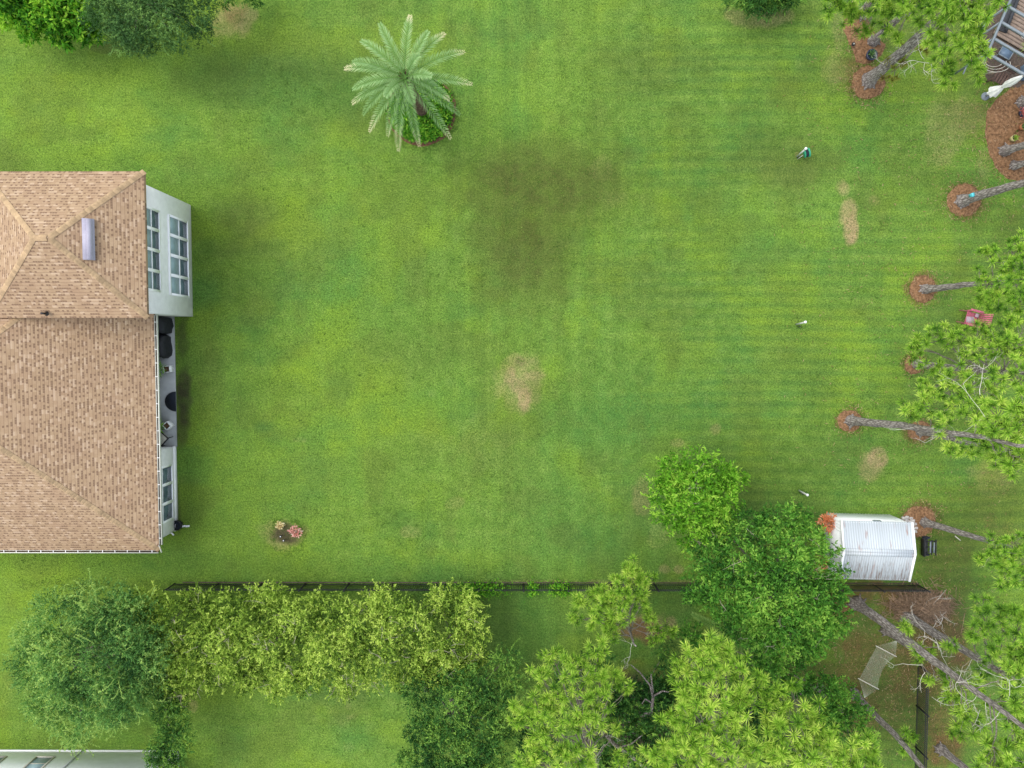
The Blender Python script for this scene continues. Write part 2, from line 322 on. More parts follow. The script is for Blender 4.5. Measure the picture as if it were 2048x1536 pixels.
for a,b_,c,d,e in ((120,230,220,60,.10),(760,800,160,200,.06),(1230,1010,120,160,.05),(880,1110,220,40,.07),(1650,150,90,150,.04)): mow_shade+=blob(a,b_,c,d,e,.4,800+int(a),1.2)
wide=(np.sin(Y/2.1*2*PI)*.5+.5)*np.clip((-X-8)/8,0,1); yel+=wide*.25*fbm(X*.2,Y,3,55,2)
for i,(a,b_,c,d,e) in enumerate([(1047,792,17,28,1.),(1020,752,17,24,.85),(1036,772,16,18,.95),(1065,752,26,12,.6),(1042,722,34,16,.5),(1042,765,48,64,.45),(1702,462,14,28,1.),(1700,425,16,26,.8),(1688,375,17,20,.6),(1755,918,20,20,.85),(1740,935,30,26,.55),(1330,1138,12,9,.6),(1357,1140,9,8,.6),(1283,990,20,48,.42),(1325,1065,38,34,.28),(1205,340,28,24,.3),
  (915,1005,18,14,.35),(1290,1250,55,22,.8),(570,1072,46,30,.5),(470,45,42,40,.6),(470,25,30,26,.4),(1530,32,66,20,.55),(1670,130,26,60,.4),(1890,270,55,70,.36),(1930,230,40,40,.45),(1965,330,18,40,.35),(1680,60,16,40,.35),(1430,858,14,14,.4),
  (900,1010,12,10,.3),(1355,885,16,10,.4),(1750,400,12,10,.35),(1230,400,40,24,.25),(385,1400,12,30,.45),(600,880,26,8,.3),(820,1065,26,14,.3),(1596,310,9,9,.55),(1340,860,20,40,.15),(1000,880,50,20,.2),(1990,960,50,40,.4)]): dry=np.maximum(dry,blob(a,b_,c,d,e,.55,i))
ln=P(1000,1163)[1]; dry=np.maximum(dry,.8*np.clip(1-abs(Y-ln)/.2,0,1)*np.clip((X+6)/4,0,1)*np.clip((11.5-X)/1,0,1)*fbm(X,Y,.9,91,3)*1.2)
for i,(a,b_,c,d,e) in enumerate([(1230,850,150,70,.5),(525,855,24,15,.6),(1200,1090,120,60,.55),(1540,490,90,50,.4),(1300,1010,60,90,.45),(1110,1020,70,100,.35),(760,620,120,60,.25),(1470,420,50,40,.3),(540,640,20,30,.3),(1500,250,90,60,.2),(300,1120,300,30,.35),(1330,1200,120,30,.5),(560,170,220,60,.45),(450,900,70,260,.3),(1040,1230,80,100,.5),(330,330,120,60,.25),(1350,760,200,60,.25),(860,620,60,200,.15)]): lush_shade=np.maximum(lush_shade,blob(a,b_,c,d,e,.4,40+i,1.1))  # deep green growth, also the shade of house, hedge and tree as colour
for i,(a,b_,c,d,e) in enumerate([(1060,790,120,60,.3),(1300,690,60,40,.35),(100,190,200,50,.55),(120,290,160,60,.4),(480,300,120,60,.35),(1560,700,110,70,.25),(860,980,150,60,.3),(1040,210,40,30,.5),(1410,420,50,30,.3),(900,1120,200,22,.4),(1600,30,40,18,.4)]): yel=np.maximum(yel,blob(a,b_,c,d,e,.5,60+i,1.2))
rust=np.zeros_like(X); thin=np.clip((m4-.5)*1.8,0,.45)*np.clip((X-10)/8,.25,1)+np.clip((fbm(X+31,Y-17,2.1,901,4)-.55)*2.2,0,.26); soil=np.zeros_like(X)
for i,(a,b_,c,d,e) in enumerate([(1080,370,170,90,.82),(1052,485,95,140,.82),(1180,360,70,60,.4),(1060,540,50,60,.5),(500,450,60,60,.55),(1300,130,120,50,.35),(420,760,26,120,.35),(1900,1130,60,110,.75),(2000,1010,60,60,.6),(1800,1380,120,120,.8),(1600,1340,80,60,.7),(470,150,80,60,.35),(800,720,90,50,.22),(1660,1060,12,40,.3),(1440,440,40,60,.2),(1770,80,30,50,.5),(1860,30,100,60,.6),(1000,1230,40,60,.3),(1330,120,40,30,.2),(600,120,130,50,.3),(720,240,50,30,.35),(620,940,60,50,.3),(1000,930,80,40,.2)]): thin=np.maximum(thin,blob(a,b_,c,d,e,.5,90+i,.9))  # sparse turf; a few blobs paint in shade by the hedge and trees
for i,(a,b_,c,d,e) in enumerate([(1760,1215,100,40,1.),(1770,1182,110,18,1.),(1790,1230,60,24,1.),(1880,1290,60,70,.9),(1880,1180,50,30,.5),(1985,1060,50,60,.35),(1700,1290,30,50,.7),(1290,1262,70,24,.85),(1280,1345,40,20,1.),(1380,1270,50,24,.6),(1760,1400,90,40,.5),(1890,1500,60,40,.9),(1850,1500,50,30,.8),(1270,1480,40,40,.9),(1720,1360,60,30,.6),(1780,1330,130,110,.55),(1860,1440,90,90,.55),(1700,1300,80,60,.5),(1985,1000,40,40,.3),(2030,950,40,30,.6),(1860,1400,16,60,.4),(470,20,34,40,.5),(1830,1050,40,60,.25),(1750,1440,90,50,.55),(1690,140,30,40,.3),(1200,350,60,40,.16),(1080,400,110,90,.14)]): rust=np.maximum(rust,blob(a,b_,c,d,e,.6,130+i,.7))
for i,(a,b_,c,d) in enumerate([(1736,165,40,38),(1928,401,38,38),(1845,578,32,33),(1828,728,26,26),(1699,842,30,27),(1840,862,31,25),(1838,1042,40,38),(1725,90,40,50)]): rust=np.maximum(rust,blob(a,b_,c,d,.75,.35,300+i,.45))
for i,(a,b_,c,d,e) in enumerate([(366,670,14,40,.6),(368,790,16,62,.95),(362,860,12,40,.6),(575,1070,26,20,.9),(1040,722,12,14,.4),(1545,24,40,10,.5),(357,1010,6,60,.5),(1900,1330,40,30,.5),(1720,1255,30,30,.4),(1890,1250,40,50,.6),(240,95,80,12,.5),(1080,370,110,50,.09),(1050,500,60,80,.09),(1985,60,60,60,.5),(1300,1440,110,90,1.),(1960,1350,60,40,.3)]): soil=np.maximum(soil,blob(a,b_,c,d,e,.55,160+i,.6))
rust*=np.clip(fbm(X+9,Y+4,1.6,501,4)*2.6-.55,.25,1)
far=np.clip((np.maximum(abs(X)-34,abs(Y)-28))/20,0,1)
me=bpy.data.meshes.new('lawn'); V=np.stack([X,Y,np.zeros_like(X)],-1)
i=np.arange(ny-1)[:,None]*nx+np.arange(nx-1)[None,:]; q=np.stack([i,i+1,i+1+nx,i+nx],-1).reshape(-1,4)
me.vertices.add(len(V)); me.vertices.foreach_set('co',V.astype(np.float32).ravel()); me.loops.add(q.size); me.loops.foreach_set('vertex_index',q.ravel().astype(np.int32))
me.polygons.add(len(q)); me.polygons.foreach_set('loop_start',(np.arange(len(q))*4).astype(np.int32)); me.update(calc_edges=True)
for nm,(a,b_,c) in dict(wear_shade=(dry,lush_shade,yel),soil=(rust,thin,soil)).items():
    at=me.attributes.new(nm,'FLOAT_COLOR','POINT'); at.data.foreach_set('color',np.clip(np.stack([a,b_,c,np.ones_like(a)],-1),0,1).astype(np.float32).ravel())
at=me.attributes.new('mow_shade','FLOAT','POINT'); at.data.foreach_set('value',np.clip(mow_shade,.6,1.4).astype(np.float32))
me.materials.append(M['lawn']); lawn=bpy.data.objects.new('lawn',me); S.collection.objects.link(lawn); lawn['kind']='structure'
def bed(poly,mat,name='mulch_bed',h=.09,seed=0):      # poly: list of xy metres
    c=np.mean(poly,0); m=MB(); n=len(poly); poly=np.array(poly)
    # resample
    pts=[]
    for a in range(n):
        p,q_=poly[a],poly[(a+1)%n]; k=max(2,int(np.linalg.norm(q_-p)/.12))
        for j in range(k): pts.append(p+(q_-p)*j/k)
    pts=np.array(pts); d=pts-c; r=np.linalg.norm(d,axis=1,keepdims=True); pts=c+d*(1+.14*(fbm(pts[:,0:1]*1.,pts[:,1:2],.5,200+seed,3)-.5)/np.maximum(r,.6)*1.2)
    rings=[]; L=[(1,.004),(.95,.03),(.8,h),(.55,h*1.1),(.25,h*1.15),(.02,h*1.15)]
    for k,z in L:
        pp=c+(pts-c)*k; zz=z+ (rng.normal(0,.012,len(pp)) if k<.98 else 0); rings.append(np.column_stack([pp,np.full(len(pp),0)+zz]))
    V=np.concatenate(rings); m_=len(L); n=len(pts); i=np.arange(m_-1)[:,None]*n; j=np.arange(n)[None,:]; k=(j+1)%n
    m.add(V,np.stack([i+j,i+k,i+n+k,i+n+j],-1).reshape(-1,4)); o=m.build(name,M[mat]); o['kind']='structure'; return o
def disc(px,py,rx,ry,mat='mulch',seed=0,h=.09):
    c=P(px,py)[:2]; k=HC/FP; return bed([c+np.array([rx*k*math.cos(a),ry*k*math.sin(a)]) for a in np.linspace(0,2*PI,28)[:-1]],mat,seed=seed,h=h)
def ppoly(l): return [P(*p)[:2] for p in l]
for k,a in enumerate([(1736,165,33,32),(1928,401,33,33),(1845,578,27,28),(1828,728,20,20),(1699,842,25,22),(1840,862,26,20),(1838,1042,34,32)]): disc(*a,seed=k)
bed(ppoly([(1690,28),(1686,60),(1702,92),(1712,124),(1735,130),(1762,112),(1772,90),(1750,70),(1738,44),(1728,26)]),'mulch',seed=9,h=.05)
bed(ppoly([(1975,222),(1970,262),(1976,300),(1990,335),(2015,358),(2060,366),(2150,360),(2150,150),(2060,160),(2020,178),(1990,200)]),'mulch',seed=10,h=.05)
# ------------------------------------------------------------ foliage builders
def rdir(n,zmin=-.2):
    z=rng.uniform(zmin,1,n); a=rng.uniform(0,2*PI,n); r=np.sqrt(1-z*z); return np.stack([r*np.cos(a),r*np.sin(a),z],-1)
def leaves(m,pos,d,L,W,t,upb=.8):
    n=len(pos); d=unit(d); up=np.array([0,0,upb])+rng.normal(0,.55,(n,3)); s=unit(np.cross(d,up)); nn=np.cross(s,d)
    L=np.broadcast_to(L,(n,))[:,None]*rng.uniform(.5,1.45,(n,1)); W=np.broadcast_to(W,(n,))[:,None]*rng.uniform(.8,1.2,(n,1))
    mid=pos+d*L*.45-nn*L*.0; tip=pos+d*L-nn*L*.12
    V=np.stack([pos,mid+s*W/2+nn*W*.15,tip,mid-s*W/2+nn*W*.15],1).reshape(-1,3)
    m.add(V,np.arange(4*n).reshape(-1,4),t=np.repeat(np.clip(t,0,1),4))
def crown(m,lobes,dens=45,L=.15,W=.07,per=9,tl=.32,t0=.45,tv=.22,rough=.3,tipbright=.18,shootm=None):
    # lobes: (x,y,z,r,rz[,dt])
    LB=[]
    for lb in lobes:
        x,y,z,r,rz=lb[:5]; dt=lb[5] if len(lb)>5 else 0
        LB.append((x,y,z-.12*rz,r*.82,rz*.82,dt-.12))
        for _ in range(5 if r>.6 else 2):
            d=rdir(1,.05)[0]; q=rng.uniform(.30,.48); LB.append((x+d[0]*r*.72,y+d[1]*r*.72,z+d[2]*rz*.72,r*q,max(rz,r*.6)*q,dt+rng.normal(.03,.09)))
    for lb in LB:
        x,y,z,r,rz,dt=lb
        n=max(6,int(PI*r*r*dens)); D=rdir(n,-.25)
        ang=np.arctan2(D[:,1],D[:,0]); k=1+rough*(fbm(ang*1.3+x*3,D[:,2]*2+y*5,.7,int(abs(x*13+y*7))%999,3)-.5)*2
        u=(1-.45*rng.uniform(0,1,n)**2.2)*k
        p=np.array([x,y,z])+D*np.stack([r*u,r*u,rz*u],-1)
        td=unit(D*.8+rng.normal(0,.45,(n,3))+np.array([0,0,.25]))
        ct=fbm(p[:,0]*1.,p[:,1]*1.,.8,71,3)-.5
        s=(np.arange(per)+.5)/per
        pos=(p[:,None,:]+td[:,None,:]*tl*s[None,:,None]).reshape(-1,3)
        ld=(td[:,None,:]*.55+rng.normal(0,.62,(n,per,3))).reshape(-1,3)
        tw=rng.normal(0,tv*.6,n)+ct*1.05
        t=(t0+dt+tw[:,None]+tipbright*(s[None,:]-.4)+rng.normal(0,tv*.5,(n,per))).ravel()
        leaves(m,pos,ld,L,W,t)
def limbs(e,mat,base,lobes,r0,zf=.35,curve=.3,n=5,t=.5):
    base=np.array(base,float)
    for lb in lobes:
        m=MB()
        c=np.array(lb[:3]); st_=base+np.array([0,0,min(c[2]*zf,c[2]-.3)]); k=np.linspace(0,1,8)[:,None]
        mid=(st_+c)/2+np.array([rng.normal(0,curve),rng.normal(0,curve),rng.uniform(0,curve)])
        p=(1-k)**2*st_+2*k*(1-k)*mid+k*k*c; p[1:-1]+=rng.normal(0,.03,(6,3))
        m.tube(p,np.linspace(r0,r0*.25,8),n,t); m.build('limb',M[mat],e)
def shoots(ml,mw,lobes,num,ln=1.2,L=.07,W=.035,t=.85,curl=.8):
    for _ in range(num):
        lb=lobes[rng.integers(len(lobes))]; D=rdir(1,.05)[0]; p=np.array(lb[:3])+D*np.array([lb[3],lb[3],lb[4]])*.93
        d=unit(np.array([D[0],D[1],.35])+rng.normal(0,.25,3)); side=np.cross(d,[0,0,1])*rng.choice([-1,1])
        l=ln*rng.uniform(.6,1.3); n=10; pts=[p]
        for k in range(n):
            d=unit(d+np.array([0,0,-.13])+side*curl*.22*rng.uniform(.5,1.3)); pts.append(pts[-1]+d*l/n)
        pts=np.array(pts); mw.tube(pts,np.linspace(.012,.006,n+1),4,.85,cap=False)
        kk=int(26*l/ln); s=rng.uniform(.1,1,kk); idx=np.minimum((s*n).astype(int),n-1); pos=pts[idx]+(pts[idx+1]-pts[idx])*((s*n)%1)[:,None]
        leaves(ml,pos,unit(pts[idx+1]-pts[idx])*.6+rng.normal(0,.6,(kk,3)),L,W,t+rng.normal(0,.1,kk)+s*.15-.12)
def PL(l,flat=.7):     # photo px lobes -> metres : (px,py,rpx,h[,dt])
    o=[]
    for a in l:
        px,py,r,h=a[:4]; p=P(px,py,h); rr=r*(HC-h)/FP; o.append((p[0],p[1],h,rr,min(rr*flat,h*.85),*(a[4:])))
    return o
def broadleaf(name,cat,label,base,lobes,mat,group=None,bark='bark2',trunk_r=.12,flat=.75,sh=0,shln=1.,shcurl=.8,fill=None,dead=0,**kw):
    b=P(*base); e=empty(name,b,label,cat,group); lo=PL(lobes,flat)
    mt=MB(); hz=min(l[2] for l in lo)*.5
    mt.tube([b+[0,0,-.1],b+[0,0,.12],b+[.03,.02,hz]],[trunk_r*1.6,trunk_r*1.15,trunk_r],8,.5,rag=.06)
    mt.build('trunk',M[bark],e,smooth=True)
    limbs(e,bark,b,lo,trunk_r*.4)
    ml=MB(); crown(ml,lo,**kw)
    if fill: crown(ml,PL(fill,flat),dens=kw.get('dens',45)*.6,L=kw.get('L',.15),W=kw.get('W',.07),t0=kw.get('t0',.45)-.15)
    if sh: shoots(ml,ml,lo,sh,shln,curl=shcurl,L=kw.get('L',.15)*.75,W=kw.get('W',.07)*.75)
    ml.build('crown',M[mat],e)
    for _ in range(dead):
        md=MB(); lb=lo[rng.integers(len(lo))]; a=rng.uniform(0,2*PI); c=np.array(lb[:3])+np.array([math.cos(a)*lb[3]*.4,math.sin(a)*lb[3]*.4,lb[4]*.88])
        twig(md,c,np.array([rng.normal(),rng.normal(),.25]),rng.uniform(.4,.8),.010,1); md.build('bare_twig',M['twigwood'],e)
    return e
def twig(m,p,d,l,r,depth=2,t=.5,n=4):
    p=np.array(p,float); d=unit(np.array(d,float)); pts=[p]; k=6
    for i in range(k):
        d=unit(d+rng.normal(0,.2,3)); pts.append(pts[-1]+d*l/k)
    pts=np.array(pts); m.tube(pts,np.linspace(r,r*.45,k+1),n,t+rng.normal(0,.15),cap=False)
    if depth>0:
        for i in range(rng.integers(2,5)):
            j=rng.integers(2,k+1); twig(m,pts[j],d*.6+rng.normal(0,.7,3)*[1,1,.5],l*rng.uniform(.35,.65),r*.55,depth-1,t,n)
def tufts(m,C,A,L,K,w=.024,t=.5,tv=.12,spread=1.):
    T=len(C); A=unit(A); a=A[:,None,:]; r=rng.normal(0,1,(T,K,3)); r=unit(r-(r*a).sum(-1,keepdims=True)*a)
    th=np.arccos(np.clip(1-rng.uniform(0,1,(T,K,1))*(1.12*spread),-1,1)); d=a*np.cos(th)+r*np.sin(th); 
    Ls=(np.broadcast_to(L,(T,))[:,None,None])*rng.uniform(.72,1.08,(T,K,1))
    b0=C[:,None,:]-a*rng.uniform(0,.12,(T,K,1))+d*.02; tip=b0+d*Ls+np.array([0,0,-1])*Ls*.14*np.sin(th)
    s=unit(np.cross(d,rng.normal(0,1,(T,K,3))))*w/2; mid=b0+d*Ls*.55+np.array([0,0,.02])
    V=np.stack([b0-s*.7,b0+s*.7,mid+s,tip,mid-s],2).reshape(-1,3); i=np.arange(T*K)*5
    tt=(np.broadcast_to(t,(T,))[:,None]+rng.normal(0,tv,(T,K)))
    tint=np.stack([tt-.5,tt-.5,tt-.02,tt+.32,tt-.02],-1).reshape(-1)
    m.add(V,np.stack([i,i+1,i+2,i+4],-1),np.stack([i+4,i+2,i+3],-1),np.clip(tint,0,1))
def pine(base,path,lobes,label,r=.2,mat='needle',group='pine trees',L=.36,K=46,deadb=0,dens=1.,lowb=[],t0=.5,bark='bark',top=None):
    b=P(*base); e=empty('pine_tree',b,label,'pine tree',group)
    pts=[b+[0,0,-.15]]; 
    for q_ in path:
        h=hof(b,*q_); pts.append(P(q_[0],q_[1],h))
    lo=PL(lobes,.55); hm=max([l[2] for l in lo])+.2 if lo else 0
    if top: hm=top
    if pts[-1][2]<hm:
        d=(pts[-1]-pts[0]); d=d/max(d[2],1) if len(path) else np.array([.02,.02,1]); pts.append(pts[-1]+d*(hm-pts[-1][2]))
    pts=np.array(pts); z=np.linspace(0,1,int(pts[-1][2]/.45)+4)
    zz=pts[0][2]+(pts[-1][2]-pts[0][2])*z; p=np.stack([np.interp(zz,pts[:,2],pts[:,0]),np.interp(zz,pts[:,2],pts[:,1]),zz],-1)
    p[2:-1,:2]+=np.cumsum(rng.normal(0,.013,(len(p)-3,2)),0)
    Ht=pts[-1][2]; rad=r*(1-.72*zz/max(Ht,1))+r*.75*np.exp(-np.maximum(zz,0)/.28)
    mt=MB(); mt.tube(p,rad,14,.5,rag=.05)
    for k in range(6):     # root flare
        a=k*PI/3+rng.uniform(0,.7); f=b+np.array([math.cos(a),math.sin(a),0])*r*rng.uniform(1.7,2.5)
        mt.tube([b+[0,0,.45],(b+f)/2+[0,0,.16],f+[0,0,-.03]],[r*.6,r*.35,r*.12],6,.5)
    mt.build('trunk',M[bark],e,smooth=True)
    ml=MB(); Cs=[];As=[];Ls=[];ts=[]
    def at(z_): z_=min(max(z_,.5),Ht-.05); return np.array([np.interp(z_,p[:,2],p[:,0]),np.interp(z_,p[:,2],p[:,1]),z_])
    for lb in lo:
        mb=MB(); c=np.array(lb[:3]); rr=lb[3]; s_=at(c[2]-.25*np.linalg.norm(c[:2]-at(c[2])[:2])-.2); k=np.linspace(0,1,9)[:,None]
        mid=(s_+c)/2+np.array([rng.normal(0,.15),rng.normal(0,.15),.15]); bp=(1-k)**2*s_+2*k*(1-k)*mid+k*k*c; bp[1:-1]+=rng.normal(0,.035,(7,3))
        ln=np.linalg.norm(c-s_); mb.tube(bp,np.linspace(.016+.009*ln,.012,9),6,.5)
        nt_=max(5,int(21*dens*(rr/.85)**2)); D=rdir(nt_,-.15); u=rng.uniform(.3,1.2,(nt_,1)); pos=c+D*np.array([rr,rr,max(lb[4],.4)])*u
        for q_,dd in zip(pos,D):
            j=rng.integers(5,9); st_=bp[j]; mm=(st_+q_)/2+rng.normal(0,.06,3)
            mb.tube([st_,mm,q_],[.016,.012,.009],4,.5,cap=False)
        mb.build('branch',M['bark2'],e)
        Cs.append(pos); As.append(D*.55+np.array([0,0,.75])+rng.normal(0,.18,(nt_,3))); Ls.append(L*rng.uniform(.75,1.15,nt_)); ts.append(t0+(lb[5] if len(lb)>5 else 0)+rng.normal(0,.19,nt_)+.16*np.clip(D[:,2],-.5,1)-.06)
    if Cs:
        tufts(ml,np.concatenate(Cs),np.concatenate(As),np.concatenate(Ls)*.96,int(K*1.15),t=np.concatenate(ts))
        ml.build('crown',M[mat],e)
    for _ in range(deadb//3):
        md=MB(); z_=rng.uniform(.35,.9)*Ht; a=rng.uniform(0,2*PI); twig(md,at(z_),[math.cos(a),math.sin(a),.1],rng.uniform(.7,1.4),.012,2); md.build('dead_branch',M['deadwood'],e)
    for (qx,qy,h,dx,dy,l) in lowb:
        md=MB(); twig(md,P(qx,qy,h),[dx,-dy,.05],l*.85,.014,2); md.build('dead_branch',M['deadwood'],e)
    return e
#@@PLANTS@@
# ------------------------------------------------------------ pines
g1='pine trees on the right side of the lawn'
pine((1722,30),[(1742,0)],[(1662,6,30,6),(1695,22,28,5.5),(1712,40,26,5),(1745,15,30,6.5),(1735,60,16,4.6),(1690,-20,45,7),(1745,-30,45,8)],'pine whose trunk foot stands at the narrow upper end of the straw strip',.2,deadb=4,group=g1)
pine((1745,84),[(1790,42),(1838,4)],[(1768,48,22,5.2),(1790,70,18,5),(1800,22,28,6.4),(1840,-8,40,7.6),(1765,10,26,6),(1800,-30,50,8.5)],'pine with ridged grey trunk rising just above the navy potted plant',.21,deadb=3,group=g1)
pine((1736,162),[(1776,128),(1827,84),(1861,52)],[(1880,30,34,9.3),(1925,20,40,10,),(1880,84,34,8.8),(1930,78,42,9.6),(1958,100,34,9.4),(1885,130,26,8,),(1890,162,22,7.5),(1955,142,22,7.8),(1850,20,30,8.6),(1960,30,36,10),(1905,-20,55,10.5),(1990,15,18,9)],'thick leaning pine on a round straw mound with bleached bare limbs beside it',.3,deadb=4,group=g1,
   lowb=[(1858,126,6.5,-1,.15,1.9),(1850,124,6.5,-.6,1,1.1),(1862,128,6.5,.2,1,1.0),(1848,118,6.5,-.8,-.6,1.2),(1768,128,2.5,-.5,-.6,.8)])
pine((1802,112),[],[(1800,110,22,3.2,.1),(1780,150,16,2.6,.1),(1850,100,18,3.,0)],'small yellowing young pine between the thick leaning trunk and the bleached limbs',.05,mat='needle_y',group=g1,L=.3,K=36,t0=.4)
pine((2043,207),[(2100,178)],[(2170,120,60,9),(2120,90,50,9)],'pine trunk at the right edge just above the red potted shrub',.22,group=g1)
pine((2008,302),[(2048,291)],[(2150,250,60,9),(2200,280,60,9)],'pine trunk below the yellow rimmed pot, upper of the close pair at the right edge',.21,group=g1)
pine((2026,331),[(2060,325)],[(2180,320,60,9),(2240,310,50,9)],'slim pine trunk, lower of the close pair at the right edge',.17,group=g1)
p8=pine((1922,403),[(1985,380),(2048,364)],[(2170,320,60,10),(2210,350,60,10)],'pine on a neat round straw ring with a cyan box on its trunk',.26,group=g1)
pine((1848,578),[(1930,571),(1985,566)],[(1975,510,26,6),(2012,528,36,7.4),(2040,560,40,8),(1958,548,20,5.6),(2030,500,30,7),(1962,590,22,5.6),(2000,590,30,6.5),(2040,612,36,7.5),(1985,615,16,6),(2080,560,60,8.5)],'pine on an oval straw ring midway down the right side above the pink chair',.2,group=g1,mat='needle2',deadb=4,L=.32)
pine((1832,728),[(1900,736),(1990,742)],[(1835,690,24,6),(1868,672,28,6.6),(1905,668,30,7.2),(1950,688,36,8),(1995,700,40,9),(1960,660,20,7),(2035,690,40,9.5),(1828,720,18,5.6),(1860,735,26,6.4),(1920,745,40,8),(1965,780,40,9),(2025,760,45,10),(1900,790,36,8),(1850,782,26,6.6),(2010,650,26,8),(2048,655,26,8)],'wide crowned pine hiding its straw ring just below the pink chair',.2,group=g1,deadb=6,L=.33)
pine((1700,842),[(1755,847),(1810,850),(1880,860),(1960,872),(2048,892)],[(1820,820,24,7),(1850,812,24,8),(1990,830,40,12),(2030,860,45,12.6),(2000,920,32,12),(1905,892,24,9),(2048,925,36,12.5),(1940,835,30,11),(1885,850,20,9),(2060,820,50,13)],'tallest pine on the small straw ring farthest out in the lawn, long trunk running right',.24,group=g1,deadb=8,L=.36,
   lowb=[(1960,790,11.5,-.2,-1,1.5),(1990,862,12,-.7,-1,2.6),(2010,850,12,.9,-1,1.6)])
pine((1838,862),[(1880,872)],[(1925,905,20,6.6),(1960,885,24,7.5),(1990,900,24,8)],'pine foot on a straw ring tucked under the tallest pine trunk',.19,group=g1)
pine((1847,1044),[(1905,1062),(1975,1085)],[(1990,1085,22,7.4),(2020,1080,26,8),(1962,1110,20,7),(2000,1115,26,7.8),(2040,1110,36,8.6),(2005,1150,26,8),(2045,1160,36,9),(2090,1110,50,9.5)],'pine standing on the rust coloured ring behind the white shed',.19,group=g1,mat='needle2',deadb=3,L=.33)
pine((1712,1206),[(1800,1272),(1900,1348),(1980,1408),(2048,1460)],[(1807,1253,8,5.5),(1828,1300,20,6.),(1855,1308,12,6),(1901,1291,12,6.4),(1850,1352,13,6.2),(1882,1366,22,8),(1907,1388,30,9),(1920,1423,22,10),(1907,1452,22,9.5),(1945,1452,26,10.4),(1956,1375,22,10),(1982,1500,42,12),(2025,1480,36,13),(2025,1350,34,11),(2045,1400,36,12),(1985,1545,50,12.5),(2060,1540,60,14)],'long bare pale trunked pine sweeping from the lower straw bed to the bottom right corner',.27,group=g1,deadb=16,L=.36,
   lowb=[(1850,1275,7,-.4,-.8,1.4),(1878,1300,7,-.2,-1,1.2),(1845,1330,6.5,-1,.3,1.5),(1850,1345,6.5,-.5,1,1.2),(1935,1400,10,-1,-.7,2.),(1930,1405,9.5,-1,0.1,1.6),(2016,1400,12,.05,-1,2.2),(1960,1420,10.5,-.8,-.2,1.4)])
pine((1812,1232),[(1900,1282),(1985,1330)],[(1960,1255,30,8,-.1),(2000,1232,34,8.6,-.1),(2040,1222,34,9),(2035,1285,40,9.6,-.1),(1990,1300,30,9,-.1),(1945,1275,16,7.4),(2080,1290,60,10),(1965,1200,18,7.8),(2030,1330,30,9.8)],'stout pine beside the brush pile with trunk parallel to the long bare one',.27,group=g1,mat='needle2',deadb=5)
pine((1770,1260),[(1830,1300)],[(1990,1400,24,9,-.05),(2030,1430,30,10,-.05),(1960,1340,18,8.4)],'pine foot half hidden behind the long bare trunk near the hammock tip',.18,group=g1,top=9)
pine((1709,1387),[(1780,1462),(1850,1540)],[(1815,1470,22,5,-.15),(1805,1495,16,5,-.15),(1900,1590,60,10),(1960,1600,60,11)],'dark slender pine trunk starting at the lower end of the hammock',.19,group=g1,mat='needle2')
pine((1880,1497),[(1945,1545)],[(2010,1600,60,9)],'dark trunk foot near the bottom edge right of the black fence',.2,group=g1)
g2='pine trees along the bottom edge'
pine((1240,1197),[(1262,1262),(1272,1292)],[(1258,1140,24,4.8),(1285,1155,22,4.8),(1235,1165,22,4.6),(1190,1185,22,4.6),(1165,1200,24,4.8),(1215,1200,28,5.2),(1250,1190,28,5.5),(1205,1235,28,5.8),(1150,1235,16,5),(1240,1225,28,6),(1285,1195,20,5),(1215,1268,20,5.8),(1300,1230,16,5,-.15),(1310,1270,20,4.6,-.2),(1345,1260,16,4.2,-.2)],'small loose pine standing over the black fence left of the big green tree',.13,group=g2,deadb=6,L=.34,K=46,dens=1.6)
pine((1150,1345),[(1160,1400),(1178,1500)],[(1103,1308,22,8.4),(1145,1325,24,9),(1190,1308,26,9),(1080,1350,24,9),(1160,1362,30,10),(1115,1395,34,10),(1075,1410,26,10),(1050,1440,26,10),(1025,1415,16,9.4),(1195,1362,26,10),(1200,1400,30,10.6),(1150,1430,38,11),(1095,1450,32,11),(1195,1445,30,11),(1080,1490,34,11),(1130,1500,36,12),(1060,1525,34,11.5),(1115,1545,40,12.4),(1170,1510,30,11.6),(1230,1350,22,9,-.1),(1252,1375,18,9,-.12),(1255,1530,30,11,-.05),(1235,1455,18,9.6,-.1),(1205,1340,20,9)],'broad bright pine at the bottom edge, leftmost of the three bottom crowns',.24,group=g2,deadb=12,bark='barkpale',L=.38,K=42,dens=1.2,t0=.56)
pine((1395,1330),[(1440,1470)],[(1425,1292,28,10.),(1375,1318,28,10),(1365,1345,24,10),(1450,1310,26,10),(1415,1340,34,11),(1480,1340,28,10.6),(1375,1395,34,11),(1430,1390,40,12),(1480,1395,34,11.6),(1345,1435,32,11.4),(1400,1445,42,12.4),(1460,1450,38,12.4),(1320,1490,30,11.6),(1370,1500,42,12.8),(1430,1510,42,13),(1330,1530,32,12.4),(1490,1500,36,12.4),(1400,1550,45,13.4),(1520,1360,22,10.4,-.1)],'tall bright pine in the middle of the bottom right group of crowns',.26,group=g2,deadb=10,L=.42,K=44,dens=1.15,t0=.6)
pine((1600,1385),[(1630,1480)],[(1545,1425,34,11),(1560,1395,26,10.4),(1610,1430,34,11),(1645,1450,32,11),(1590,1470,38,12),(1530,1485,34,12),(1650,1490,36,11.8),(1700,1500,34,11.4),(1740,1500,28,11),(1560,1525,40,12.6),(1620,1530,42,12.8),(1690,1540,38,12),(1750,1540,30,11.4),(1580,1365,20,10,-.1)],'bright pine crown nearest the hammock in the bottom right group',.26,group=g2,deadb=8,L=.42,K=44,dens=1.1,t0=.58)
